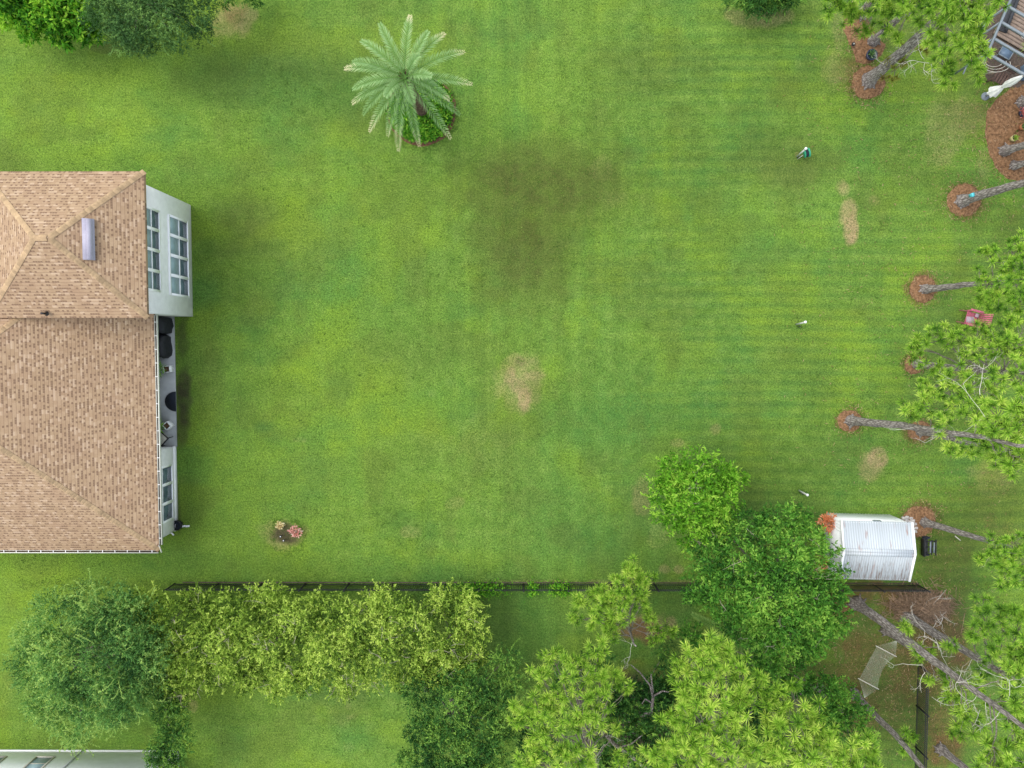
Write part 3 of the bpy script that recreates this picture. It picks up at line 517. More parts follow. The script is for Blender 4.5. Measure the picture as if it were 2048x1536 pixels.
# ------------------------------------------------------------ broadleaf
broadleaf('feathery_tree','tree','large feathery blue-green tree at the left end of the hedge row',(200,1290),
  [(120,1240,60,3.6),(200,1215,60,4.),(265,1240,60,4.,-.1),(90,1320,55,3.6,.1),(150,1330,70,4.6,.05),(230,1310,75,5,-.05),(300,1310,55,4.2,-.1),(110,1390,50,3.4,.12),(180,1400,60,4),(250,1385,60,4.2,-.02),(150,1445,40,3.,.12),(300,1370,40,3.4,.05),(60,1280,28,3,.12),(160,1480,16,2.4,.15),(230,1420,34,3.2,.08)],'feather',trunk_r=.2,sh=260,shln=.9,shcurl=.9,dens=62,L=.12,W=.045,tl=.42,rough=.5,tv=.24,t0=.40)
gh='row of yellow-green hedge trees along the fence'
hd=[(345,[(300,1215,42,3),(350,1240,48,3.6),(320,1290,48,3.6),(370,1320,44,3.4),(395,1200,30,2.8,.05),(370,1370,30,2.8),(335,1345,36,3.)],'hedge tree with dull green top touching the large feathery tree'),
    (455,[(440,1215,40,3.2),(480,1250,46,3.8),(430,1280,48,3.8),(470,1320,46,3.4),(505,1352,32,3.),(430,1350,30,3,.05),(510,1200,28,2.8,.05)],'second hedge tree from the feathery tree, showing brown inner twigs'),
    (570,[(555,1205,40,3.2,-.05),(590,1245,46,3.8),(545,1285,46,3.8),(590,1320,46,3.4,.05),(615,1358,30,2.8),(560,1365,30,2.8,.08),(520,1340,26,3)],'third hedge tree from the feathery tree, over a dark gap at its left'),
    (680,[(660,1215,42,3.2,.0),(700,1245,46,3.8),(650,1290,48,3.8,.05),(700,1320,46,3.4),(740,1348,30,2.8),(680,1370,28,2.6,.08),(740,1205,28,3.,.05)],'middle hedge tree with the brightest yellow-green leaves'),
    (800,[(780,1210,42,3.4,.05),(820,1240,46,4,.05),(770,1285,46,3.8),(820,1310,46,3.4),(845,1335,30,3.),(800,1360,24,2.6,.05),(850,1355,22,2.8)],'fourth hedge tree, second from the right hand end of the row'),
    (905,[(890,1200,38,3.2),(930,1215,40,3.6,.05),(945,1265,32,3.6,.05),(890,1270,46,3.8,.0),(925,1320,34,3.4,.03),(870,1330,34,3.2),(950,1310,22,3.2)],'hedge tree closing the right end of the row')]
for hk,(bx,lo,lab) in enumerate(hd):
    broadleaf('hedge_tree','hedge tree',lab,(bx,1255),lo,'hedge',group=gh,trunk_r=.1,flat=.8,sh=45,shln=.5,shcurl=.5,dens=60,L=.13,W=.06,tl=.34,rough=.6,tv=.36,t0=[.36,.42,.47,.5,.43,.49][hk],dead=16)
broadleaf('dark_tree','tree','dark green tree with pale arching shoots between the hedge row and the pines',(905,1400),
  [(900,1330,44,3),(850,1380,40,3.2),(940,1370,50,4,.05),(1010,1320,26,3.6,.12),(1025,1360,26,3.6,.1),(990,1400,40,4,.0),(900,1430,60,4.4),(850,1460,44,3.8),(960,1460,55,4.6),(900,1510,60,4.6,-.05),(840,1520,40,3.6,.05),(980,1530,45,4.6,-.08),(1010,1450,30,4),(920,1560,60,4.6)],'darkleaf',trunk_r=.16,sh=130,shln=.9,shcurl=.7,dens=62,L=.12,W=.05,rough=.5,t0=.42,tv=.26)
broadleaf('tall_shrub','shrub','dark upright shrub overhanging the corner of the white house',(350,1425),
  [(350,1400,26,2,-.05),(345,1435,36,3,-.05),(348,1475,38,3.6),(330,1505,34,3.4,.05),(345,1515,28,3.2,.0),(335,1395,18,2.4)],'darkleaf',trunk_r=.08,dens=80,L=.11,W=.045,t0=.45,tv=.25,sh=30,shln=.5)
broadleaf('glossy_shrub','shrub','bright glossy green shrub in the top left corner',(60,20),
  [(25,10,40,2.6),(70,25,40,3),(120,20,46,3.2),(165,30,40,3),(60,55,30,2.2,-.05),(120,60,30,2.2,-.05),(180,62,26,2,-.1),(15,40,20,2),(100,-20,50,3.4),(20,-30,50,3.4),(190,-10,40,3)],'bright',trunk_r=.1,dens=42,L=.24,W=.11,per=7,t0=.5,tv=.28,rough=.35)
broadleaf('dusty_tree','tree','dusty dark green tree sprawling beside the glossy corner shrub',(300,10),
  [(220,30,50,3.6,-.1),(270,50,46,4,.0),(330,40,50,4,.0),(390,30,44,3.6,-.1),(270,90,28,3,.1),(240,75,26,3.2,.05),(300,80,30,2.8,-.1),(360,75,34,3,-.15),(405,65,24,2.6,-.2),(300,-20,60,4.4),(390,-20,50,4),(220,-30,50,4)],'blueleaf',trunk_r=.16,dens=75,L=.10,W=.035,sh=60,shln=.6,rough=.45,t0=.45)
broadleaf('small_shrub','shrub','sprig of dark shrub poking in at the top edge over bare brown soil',(478,-14),[(462,-8,14,1.6),(508,-2,16,1.6),(485,-22,30,2),(450,8,5,1.)],'darkleaf',trunk_r=.04,dens=60,L=.13,W=.05,t0=.5)
broadleaf('grassy_shrub','shrub','dark strappy shrub cut by the middle of the top edge',(1530,-12),[(1475,-4,20,1.4),(1510,-2,24,1.4),(1550,-6,24,1.4),(1590,-4,22,1.4),(1530,-30,60,2)],'darkleaf',trunk_r=.05,dens=60,L=.28,W=.045,t0=.5,tv=.28)
broadleaf('lime_tree','tree','airy lime green tree left of the big shade tree',(1385,985),
  [(1345,940,34,3.8),(1390,930,34,4.2),(1440,945,34,4),(1330,985,34,3.8),(1385,985,45,4.8),(1440,990,36,4.2),(1350,1030,34,3.8),(1410,1040,40,4.2),(1460,1020,18,3.6),(1380,1070,22,3.2),(1320,1020,20,3.2),(1475,960,14,3.6)],'lime',trunk_r=.12,dens=40,L=.17,W=.075,per=8,tl=.42,rough=.55,t0=.5,tv=.25,dead=9,sh=60,shln=.5,shcurl=.3)
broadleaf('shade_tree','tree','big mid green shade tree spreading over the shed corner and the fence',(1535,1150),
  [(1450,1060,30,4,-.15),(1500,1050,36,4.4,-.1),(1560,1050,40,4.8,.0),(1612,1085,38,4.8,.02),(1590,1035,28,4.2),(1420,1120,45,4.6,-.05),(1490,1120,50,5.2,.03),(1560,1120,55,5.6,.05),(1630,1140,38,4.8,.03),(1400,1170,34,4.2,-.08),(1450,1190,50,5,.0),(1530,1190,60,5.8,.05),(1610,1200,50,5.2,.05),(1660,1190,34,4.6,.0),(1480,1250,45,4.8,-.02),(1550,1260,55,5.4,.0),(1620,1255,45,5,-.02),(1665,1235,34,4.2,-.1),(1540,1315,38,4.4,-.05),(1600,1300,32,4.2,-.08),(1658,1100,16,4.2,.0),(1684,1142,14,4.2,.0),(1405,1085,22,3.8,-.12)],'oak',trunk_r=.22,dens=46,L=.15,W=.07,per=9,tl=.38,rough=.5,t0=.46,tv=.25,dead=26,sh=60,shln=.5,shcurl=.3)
broadleaf('understory_tree','tree','small leaved tree with silvery leaf tips under the pines by the hammock',(1640,1370),
  [(1640,1385,44,4,-.05),(1690,1400,34,4,.1),(1715,1430,26,4,.12),(1720,1470,26,4,.08),(1590,1360,36,3.8,-.1),(1500,1330,36,3.4,-.1),(1540,1370,36,3.6,-.15),(1380,1270,26,2.6,-.05),(1410,1300,30,2.6,-.1),(1640,1440,45,4.4,-.1),(1700,1510,40,4.4,-.05)],'oak',trunk_r=.14,dens=46,L=.13,W=.065,t0=.46,tv=.28,rough=.45)
broadleaf('understory_tree','tree','dark undergrowth tree filling the shade between the left and middle bottom pines',(1250,1440),
  [(1260,1390,40,3,-.1),(1310,1385,34,3,-.1),(1330,1350,26,2.6,-.05),(1240,1440,40,3,-.15),(1200,1500,44,3.2,-.15),(1190,1330,34,3,-.05),(1130,1340,30,3,-.05),(1350,1500,30,3,-.15),(1480,1430,60,3.6,-.2),(1080,1470,50,3.4,-.15),(1550,1480,60,3.6,-.2),(1400,1400,50,3.4,-.2),(1290,1440,40,2.6,-.1),(1300,1500,50,3,-.1),(1250,1530,50,3,-.1),(1345,1400,40,3,-.1),(1230,1400,34,3,-.1),(1320,1420,44,4,-.02),(1300,1540,60,5,-.02),(1340,1480,44,4.4,0),(1210,1540,50,4.4,0),(1330,1300,22,2,-.05),(1350,1545,50,3,-.1)],'darkleaf',trunk_r=.12,dens=40,L=.14,W=.065,t0=.44,tv=.26,rough=.5)
# bare lichen covered snag between the bottom pines
b=P(1240,1415); e=empty('bare_tree',b,'leafless grey tree with white lichen patches between the bottom pine crowns','bare tree')
mt=MB(); mt.tube([b,P(1262,1440,2),P(1303,1424,4.5),P(1306,1395,5.4)],[.11,.1,.08,.07],8,.5,rag=.08); mt.build('trunk',M['barkpale'],e)
mt=MB(); 
for l_ in ([P(1306,1395,5.4),P(1300,1370,5.8),P(1280,1345,6.2),P(1262,1330,6.4)],[P(1306,1385,5.5),P(1303,1360,6),P(1302,1348,6.2)],[P(1306,1392,5.4),P(1325,1382,5.8),P(1338,1384,6)],[P(1303,1405,5.2),P(1290,1398,5.4),P(1284,1408,5.5)]): mt.tube(l_,np.linspace(.055,.02,len(l_)),6,.5)
mt.build('limb',M['barkpale'],e)
b=P(1165,1395); e=empty('bare_tree',b,'leaning blotchy white limbed tree showing between the left bottom pine and the reddish soil','bare tree')
mt=MB(); mt.tube([b,P(1188,1432,5),P(1205,1462,6.4),P(1228,1488,7.6),P(1262,1512,8.8),P(1300,1545,10)],[.14,.11,.10,.09,.08,.06],8,.5,rag=.08); mt.build('trunk',M['barkpale'],e)
for l_ in ([P(1212,1468,6.8),P(1196,1480,7.2),P(1190,1490,7.4)],[P(1240,1494,8),P(1262,1488,8.6),P(1285,1470,9)],[P(1188,1432,5),P(1172,1428,5.6),P(1150,1436,6)]): mt=MB(); mt.tube(l_,np.linspace(.045,.015,len(l_)),6,.5); mt.build('limb',M['barkpale'],e)
# ------------------------------------------------------------ palms
def frond(ml,mw,o,tip,arch=.5,n=30,Lf=.42,dead=0,t0=.5,w=.028,flat=.25):
    o=np.array(o,float); tip=np.array(tip,float); k=np.linspace(0,1,14)[:,None]; mid=(o+tip)/2+np.array([0,0,arch*2]); p=(1-k)**2*o+2*k*(1-k)*mid+k*k*tip
    mw.tube(p,np.linspace(.035,.008,14),5,.5,cap=False)
    s=np.linspace(.12,1,n); idx=np.minimum((s*13).astype(int),12); pos=p[idx]+(p[idx+1]-p[idx])*((s*13)-idx)[:,None]; d=unit(p[idx+1]-p[idx])
    side=unit(np.cross(d,[0,0,1])); up=np.cross(side,d)
    for sg in (-1,1):
      for lift in (0.1,.38):
        ll=Lf*np.clip(np.sin(PI*np.clip(s*.86+.1,0,1))**.55,.25,1)[:,None]*rng.uniform(.85,1.1,(n,1))
        dd=unit(side*sg*(.72)+d*(.55+.35*s[:,None])+up*(lift+rng.normal(0,.1,(n,1)))+rng.normal(0,.06,(n,3)))
        ww=np.cross(dd,up); ww=unit(ww)*w/2; m_=pos+dd*ll*.5; t_=pos+dd*ll+np.array([0,0,-.10])*ll
        V=np.stack([pos-ww*.5,pos+ww*.5,m_+ww,t_,m_-ww],1).reshape(-1,3); i=np.arange(n)*5
        tt=t0+rng.normal(0,.06,n)+np.clip((s-(1-dead))/max(dead,.01),0,1)*.55*(dead>0); T=np.stack([tt-.1,tt-.1,tt,tt+.12,tt],-1).ravel()
        ml.add(V,np.stack([i,i+1,i+2,i+4],-1),np.stack([i+4,i+2,i+3],-1),np.clip(T,0,1))
pb=P(846,226); e=empty('date_palm',pb,'silver-green date palm growing in the round planted bed','palm tree')
pc=P(811,156,5.0); mt=MB(); zz=np.linspace(0,1,14)[:,None]; pp=pb+(pc-[0,0,.4]-pb)*zz; mt.tube(pp,np.linspace(.30,.24,14)*(1+.08*(np.arange(14)%2)),12,.5,rag=.05); mt.build('trunk',M['palmbark'],e)
ml=MB(); mw=MB()
mh=MB(); D=rdir(60,.1)
for d_ in D: mh.tube([pc+[0,0,-.5]+d_*.12,pc+[0,0,-.25]+d_*.5],[.035,.015],4,.5)
mh.build('frond_stubs',M['palmbark'],e)
tips=[(760,48,5.6,.15,.5),(820,33,5.6,.2,.52),(856,64,5.8,0,.5),(888,68,5.0,.35,.45),(927,104,4.6,.3,.42),(942,168,4.2,.35,.42),(897,198,4.6,.2,.42),(918,228,3.6,.15,.38),(900,275,3.0,.25,.42),(838,290,2.6,.3,.42),(797,300,2.2,.5,.45),(776,270,2.8,.3,.34),(740,262,2.8,.45,.42),(727,228,3.6,.12,.42),(706,206,4.0,.3,.42),(707,178,4.8,.12,.48),(691,137,4.8,.3,.5),(706,124,5.0,.12,.42),(723,82,5.2,.15,.52),(862,152,6.2,0,.5),(772,192,5.8,0,.5),(838,112,6.4,0,.5),(826,205,5.4,0,.42)]
for x,y,h,dd,t in tips: 
    f=P(x,y,h); frond(ml,mw,pc+rng.normal(0,.06,3),f,arch=.5 if h<5.6 else .3,dead=dd*(dd>.18),t0=t-.04,Lf=.44)
mw.build('frond_stem',M['greenpalm'],e); ml.build('fronds',M['palm'],e)
disc(843,222,69,68,'mulch_dk',seed=50,h=.06)
bc=P(843,222); ml=MB(); n=2600; r=np.sqrt(rng.uniform(0,1,n))*1.75; a=rng.uniform(0,2*PI,n); pos=np.stack([bc[0]+r*np.cos(a),bc[1]+r*np.sin(a),.1+rng.uniform(0,.32,n)*(1-.4*(r/1.75)**4)],-1)
keep=r>.42; pos=pos[keep]; n=len(pos)
for k in range(4): leaves(ml,pos+rng.normal(0,.05,(n,3)),rng.normal(0,1,(n,3))*[1,1,.3]+[0,0,.5],.17,.085,.5+rng.normal(0,.24,n))
tag(ml.build('ground_cover_plants',M['bright']),'mass of leafy ground cover filling the round palm bed','ground cover',kind='stuff')
e=empty('young_palm',P(1480,1275),'young green palm with long fronds half hidden beneath the big shade tree','palm tree'); ml=MB(); mw=MB(); o=P(1478,1272,1.1)
for x,y,h in ((1386,1228,1.8),(1448,1212,1.8),(1548,1335,1.6),(1500,1345,1.4),(1420,1268,1.3),(1530,1250,2),(1440,1310,1.4),(1580,1290,1.6),(1500,1200,2)): frond(ml,mw,o,P(x,y,h),arch=.35,Lf=.5,t0=.6,w=.04)
mt=MB(); mt.tube([P(1480,1275),P(1479,1273,1.1)],[.14,.1],8,.5,rag=.1); mt.build('trunk',M['palmbark'],e); mw.build('frond_stem',M['greenpalm'],e); ml.build('fronds',M['greenpalm'],e)
# vines on the fence
for k,(x,wd,lab) in enumerate([(955,60,'leafy vine mound climbing the fence at the end of the hedge row'),(1120,26,'small tuft of vine on the open stretch of black fence'),(1065,14,'sparse sprigs of vine on the fence between the two leafy patches')]):
    ml=MB(); c=P(x,1171,0); n=int(wd*26); pos=np.stack([c[0]+rng.normal(0,wd*.0125,n),c[1]-.03+rng.normal(0,.16,n),rng.uniform(0,1.25,n)],-1)
    leaves(ml,pos,rng.normal(0,1,(n,3)),.13,.075,.55+rng.normal(0,.22,n)); tag(ml.build('vine',M['bright'],org=c),lab,'vine','vines on the black fence')
#@@HOUSE@@
# ------------------------------------------------------------ house
def polyobj(name,polys,mat,parent=None,org=None,uvs=None):
    vs=[];fs=[];uv=[]
    for k,pl in enumerate(polys):
        st_=len(vs); vs+= [tuple(np.array(p)-(np.array(org) if org is not None else 0)) for p in pl]; fs.append(list(range(st_,len(vs))))
        if uvs: uv+=uvs[k]
    me=bpy.data.meshes.new(name); me.from_pydata(vs,[],fs); me.update()
    if uvs:
        l=me.uv_layers.new(name='UVMap')
        for i,u in enumerate(uv): l.data[i].uv=u
    me.materials.append(mat); o=bpy.data.objects.new(name,me); S.collection.objects.link(o)
    if parent is not None: o.parent=parent
    return o
def hiproof(name,x0,x1,y0,y1,z,pitch,parent,org,rise=None,ridge=None,th=.16):
    W=(y1-y0)/2; 
    if ridge is None:
        d=min((x1-x0)/2,W); h=d*pitch
        if (x1-x0)>(y1-y0): A=(x0+d,(y0+y1)/2,z+h); B=(x1-d,(y0+y1)/2,z+h)
        else: A=((x0+x1)/2,y0+d,z+h); B=((x0+x1)/2,y1-d,z+h)
    else: A,B=ridge
    c=[(x0,y0,z),(x1,y0,z),(x1,y1,z),(x0,y1,z)]
    if A[1]==B[1]: faces=[(c[0],c[1],B,A),(c[1],c[2],B),(c[2],c[3],A,B),(c[3],c[0],A)]
    else: faces=[(c[0],c[1],A),(c[1],c[2],B,A),(c[2],c[3],B),(c[3],c[0],A,B)]
    uvs=[]; polys=[]
    for f in faces:
        p=[np.array(q_,float) for q_ in f]; u=unit(p[1]-p[0]); n=unit(np.cross(p[1]-p[0],p[2]-p[0])); v=np.cross(n,u)
        if v[2]<0: v=-v
        uvs.append([(float(np.dot(q_,u)),float(np.dot(q_-p[0],v))) for q_ in p]); polys.append(f)
    lo=[(a,b_,c_-th) for a,b_,c_ in c]
    for k in range(4): polys.append((lo[k],lo[(k+1)%4],c[(k+1)%4],c[k])); uvs.append([(0,0),(1,0),(1,.1),(0,.1)])
    polys.append(lo[::-1]); uvs.append([(0,0)]*4)
    o=polyobj(name,polys,M['roof'],parent,org,uvs)
    # hip and ridge caps
    m=MB(); segs=[(c[0],A),(c[3],A),(c[1],B),(c[2],B),(A,B)]
    if A[1]!=B[1]: segs=[(c[0],A),(c[1],A),(c[2],B),(c[3],B),(A,B)]
    for a,b_ in segs:
        a=np.array(a);b_=np.array(b_); L_=np.linalg.norm(b_-a)
        if L_<.05: continue
        d=(b_-a)/L_; k=int(L_/.17); sd=unit(np.cross(d,[0,0,1]))
        for j in range(k):
            p0=a+d*(j*.17); p1=a+d*(j*.17+.26); t=rng.uniform(0,1); hz=np.array([0,0,.045]); lo_=np.array([0,0,-.035])
            m.add([p0-sd*.14+lo_,p0+hz+[0,0,.015],p0+sd*.14+lo_,p1-sd*.13+lo_,p1+hz-[0,0,.012],p1+sd*.13+lo_],[[0,1,4,3],[1,2,5,4]],[[0,2,1]],t=t)
    rc=m.build('ridge_cap',M['ridge'],o,org=org); return o
H=np.array([-24.,-1.,0.]); house=empty('house',H,'tan shingled house with grey stucco walls at the left edge','house')
mw=MB()
mw.box((-21.15,5.125,2.95),(6.06,6.21,5.9))                        # two storey block
mw.box((-27.6,-7.69,1.4),(16.76,4.72,2.8)); mw.box((-28.6,-1.65,1.4),(14.8,7.32,2.8)); 
mw.box((-19.245,-7.69,.17),(.09,4.8,.34))                            # plinth
mw.build('wall',M['stucco'],house)
def window(x,y0,y1,z0,z1,n,parent,split=.5,face=1,mat='trim'):
    # window group on an east (face=1) wall plane at x
    m=MB(); fw=.11; x_=x+face*.03
    m.box((x_,(y0+y1)/2,z0+fw/2),(.08,y1-y0,fw)); m.box((x_,(y0+y1)/2,z1-fw/2),(.08,y1-y0,fw))
    wd=(y1-y0)/n
    for k in range(n+1): 
        yy=y0+k*wd; w_=.16 if 0<k<n else .11; yy=min(max(yy,y0+w_/2),y1-w_/2); m.box((x_,yy,(z0+z1)/2),(.08,w_,z1-z0-2*fw))
    zs=z0+(z1-z0)*split
    for k in range(n):
        a=y0+k*wd+.08; b_=y0+(k+1)*wd-.08; m.box((x_-.005,(a+b_)/2,zs),(.07,b_-a,.05))
    fr=m.build('window',M[mat],parent); g_=MB(); bl=MB()
    for k in range(n):
        a=y0+k*wd+.07; b_=y0+(k+1)*wd-.07
        g_.box((x+face*.012,(a+b_)/2,(z0+fw+zs)/2),(.02,b_-a,zs-z0-fw)); bl.box((x+face*.012,(a+b_)/2,(z1-fw+zs)/2),(.02,b_-a,z1-zs-fw))
    g_.build('lower_pane',M['glass'],fr,org=parent.location); bl.build('upper_pane',M['blind'],fr,org=parent.location); return fr
window(-18.12,3.02,7.22,.5,2.7,4,house,.48); window(-18.12,3.06,7.19,3.62,5.25,4,house,.52)
window(-19.22,-9.33,-6.2,.58,2.2,3,house,.72)
r1=hiproof('roof',-25.4,-17.66,1.66,8.62,5.86,.6,house,H,ridge=((-21.65,5.15,7.92),(-20.98,5.15,7.92)))
r2=hiproof('roof',-36.5,-18.9,-10.5,6.8,2.8,.565,house,H)
m=MB(); A_=np.array([-19.62,5.2,7.16]); sl_=math.atan2(2.06,3.32)
m.bar(A_+[0,-.94,.0],A_+[0,.94,.0],.5,.16,up=(math.sin(sl_),0,math.cos(sl_))); m.bar(A_+[.1,-.92,.1],A_+[.1,.92,.1],.24,.09,up=(math.sin(sl_)+.3,0,math.cos(sl_))); m.build('roof_vent',M['vent'],house)
pv=P(91,627,6.2); m=MB(); m.tube([pv+[0,0,-.15],pv+[0,0,.3]],[.05,.05],10); m.lathe(pv+[0,0,-.02],[(.12,-.06),(.06,.05)],12); m.build('vent_pipe',M['blackm'],house)
# gutters
def gutter(a,b_,out,nbr,parent):
    a=np.array(a,float);b_=np.array(b_,float);out=np.array(out,float); m=MB(); up=(0,0,1)
    m.bar(a+out*.145,b_+out*.145,.012 if False else .022,.12); m.bar(a+out*.135+[0,0,.06],b_+out*.135+[0,0,.06],.04,.014)
    m.bar(a+out*.012+[0,0,0],b_+out*.012,.02,.12)
    g_=m.build('gutter',M['trim_cream'],parent); m=MB(); m.bar(a+out*.075+[0,0,-.045],b_+out*.075+[0,0,-.045],.11,.012); m.build('gutter_floor',M['soil'],g_,org=parent.location); m=MB()
    for k in range(nbr):
        m=MB(); p=a+(b_-a)*(k+.5)/nbr; m.bar(p+out*.0+[0,0,.058],p+out*.14+[0,0,.058],.03,.012); m.build('gutter_bracket',M['trim'],g_,org=parent.location)
gutter((-18.895,1.95,2.74),(-18.895,-10.2,2.74),(1,0,0),17,house)
gutter((-27.5,-10.495,2.74),(-18.95,-10.495,2.74),(0,-1,0),13,house)
m=MB(); m.bar((-18.93,-10.2,2.76),(-18.78,-10.62,2.76),.03,.1); m.build('gutter_corner',M['trim_cream'],house)
m=MB(); c_=P(344,1063); m.bar(c_+[0,-.02,.1],c_+[-.0,-.02,2.6],.07,.07); m.bar(c_+[0,-.02,.1],c_+[.12,-.2,.04],.07,.06); m.build('downspout',M['trim'],house)
# patio slab
m=MB(); m.box((-20.2,-1.66,.06),(2.1,7.33,.12)); tag(m.build('patio_slab',M['concrete']),kind='structure')
# patio things
def lump(name,mat,c,dims,label,cat,seed=0,group=None,n=18,prof=((1,0),(1.03,.15),(.97,.6),(.86,.88),(.5,1.0),(.02,1.03))):
    m=MB(); an=np.arange(n)*2*PI/n; V=[]
    for r,z in prof:
        rr=r*(1+.10*np.sin(an*3+seed+z*2)+.06*np.sin(an*7+seed)+rng.normal(0,.025,n)); sq=1/np.maximum(abs(np.cos(an)),abs(np.sin(an)))**.95
        V.append(np.stack([rr*sq*np.cos(an)*dims[0]/2,rr*sq*np.sin(an)*dims[1]/2,np.full(n,z*dims[2])+rng.normal(0,.012,n)*(z>0)],-1))
    V=np.concatenate(V)+np.array(c); k=len(prof); i=np.arange(k-1)[:,None]*n; j=np.arange(n)[None,:]; kk=(j+1)%n
    m.add(V,np.stack([i+j,i+kk,i+n+kk,i+n+j],-1).reshape(-1,4)); o=m.build(name,M[mat],org=c,smooth=True); return tag(o,label,cat,group)
lump('covered_grill','black',P(326,652,.12),(1.05,1.0,1.15),'grill under a black cover in the patio corner against the tall wall','grill',1,'covered patio furniture')
lump('covered_grill','black',P(327,692,.12),(.95,1.25,.95),'black covered lump on the patio next to the corner grill','grill cover',3,'covered patio furniture')
def planter(c,rz,label,tilt=(0,0),plant=(-.36,0)):
    e=empty('planter',c,label,'planter','white patio planters'); m=MB(); s_=.17
    for k in range(4):
        a=k*PI/2+rz; d=np.array([math.cos(a),math.sin(a),0]); m.box(np.array(c)+d*s_*.95+[0,0,.24],(.03,.36,.48),a)
    m.build('pot',M['white'],e); m=MB(); m.box(np.array(c)+[0,0,.4],(.31,.31,.04),rz); m.build('soil',M['mulch_dk'],e)
    ml=MB(); n=380; o=np.array(c)+[plant[0],plant[1],.85]; D=rdir(n,-.5)
    leaves(ml,o+D*rng.uniform(.05,.38,(n,1)),D+rng.normal(0,.3,(n,3)),.2,.03,.6+rng.normal(0,.15,n)); 
    ms=MB(); ms.tube([np.array(c)+[0,0,.4],o],[.015,.01],5,.5); ms.build('stem',M['bark2'],e); ml.build('plant',M['lime'],e)
planter(P(341,738,.12),.12,'upright white square planter between the covered grill and the dark mat')
planter(P(341,850,.12),.75,'white square planter turned diagonal beside the patio chair')
c=P(352.,803,.124); m=MB(); an=np.linspace(PI/2,3*PI/2,25); top=np.array([[c[0]+.62*math.cos(a),c[1]+.56*math.sin(a)] for a in an])
V=np.vstack([np.column_stack([top,np.full(25,.126)]),np.column_stack([top,np.full(25,.145)])]); 
f=[[i_,i_+1,i_+26,i_+25] for i_ in range(24)]+[[24,0,25,49]]; m.add(V,f,[[25,25+i_,26+i_] for i_ in range(1,24)]); tag(m.build('door_mat',M['rubber']),'dark half round mat at the patio edge','mat')
c=P(329,874,.12); e=empty('patio_chair',c,'black framed patio chair with beige cushion partly under the gutter','chair'); az=-.75
def R2(v,a): return np.array([v[0]*math.cos(a)-v[1]*math.sin(a),v[0]*math.sin(a)+v[1]*math.cos(a),v[2]])
m=MB(); m.box(c+[0,0,.43],(.56,.6,.1),az); m.build('cushion',M['cushion'],e)
m=MB()
for sx_ in (-1,1):
    m.bar(c+R2([-.3,sx_*.34,.62],az),c+R2([.36,sx_*.34,.62],az),.06,.04); m.bar(c+R2([.34,sx_*.34,.0],az),c+R2([.34,sx_*.34,.62],az),.04,.04,up=(1,0,0)); m.bar(c+R2([-.3,sx_*.34,.0],az),c+R2([-.36,sx_*.34,.95],az),.04,.04,up=(1,0,0))
m.bar(c+R2([.32,-.34,.38],az),c+R2([.32,.34,.38],az),.05,.06); m.bar(c+R2([.36,-.34,.95],az)*0+c+R2([-.36,-.34,.95],az)*0+R2([0,0,0],0),c+R2([.0,0,.01],az),.01,.01); m.build('frame',M['blackm'],e)
m=MB(); m.bar(c+R2([-.34,-.32,.72],az),c+R2([-.34,.32,.72],az),.05,.46); m.build('backrest',M['blackm'],e)
# hose pot by the house corner
c=P(359,1048); e=empty('hose_pot',c,'round black hose pot at the corner of the house wall','hose pot'); m=MB(); m.lathe(c,[(.0,.0),(.2,0),(.27,.2),(.29,.42),(.25,.44),(.2,.3),(.0,.28)],20); m.build('pot',M['blackm'],e)
m=MB()
for k in range(5):
    an=np.linspace(0,2*PI,25); m.tube(np.stack([c[0]+(.2-.02*k)*np.cos(an),c[1]+(.2-.02*k)*np.sin(an),np.full(25,.34+.03*k)],-1),.016,5,.5,cap=False)
m.build('hose',M['rubber'],e)
c=P(364,1052); m=MB()
for k in range(4): m.box(c+[.06+k*.11,.01*(k%2),.05],(.115,.1-.01*(k%2),.07))
tag(m.build('splash_pipe',M['white'],org=c),'short white corrugated drain spout beside the black hose pot','drain spout')
# ------------------------------------------------------------ white neighbour house
N=np.array([-30.,-28.,0.]); h3=empty('neighbour_house',N,'white walled neighbour house cut by the bottom left corner','house')
m=MB(); m.box((-29.73,-28.98,1.7),(20.54,12.,3.4)); m.box((-29.73,-28.98,.06),(20.6,12.06,.16)); m.build('wall',M['stucco_w'],h3)
hiproof('roof',-40.5,-19.2,-35.5,-22.8,3.4,.5,h3,N)
m=MB(); m.bar((-24.93,-22.93,.05),(-24.93,-22.93,3),.07,.06,up=(0,1,0)); m.build('downspout',plain('grey_downspout',(.40,.41,.43),.5),h3)
def nwindow(x0,x1,z0,z1,y,parent):
    m=MB(); fw=.09; 
    m.box(((x0+x1)/2,y+.03,z0+fw/2),(x1-x0,.08,fw)); m.box(((x0+x1)/2,y+.03,z1-fw/2),(x1-x0,.08,fw))
    for x in (x0+fw/2,x1-fw/2): m.box((x,y+.03,(z0+z1)/2),(fw,.08,z1-z0-2*fw))
    m.box(((x0+x1)/2,y+.02,(z0+z1)/2),(x1-x0-2*fw,.05,.05)); f_=m.build('window',M['cushion'],parent); m=MB(); m.box(((x0+x1)/2,y+.012,(z0+z1)/2),(x1-x0-2*fw,.02,z1-z0-2*fw)); m.build('pane',M['blind'],f_,org=parent.location)
nwindow(-27.2,-26.1,.72,2.1,-22.98,h3); nwindow(-30.4,-28.85,.72,2.1,-22.98,h3)
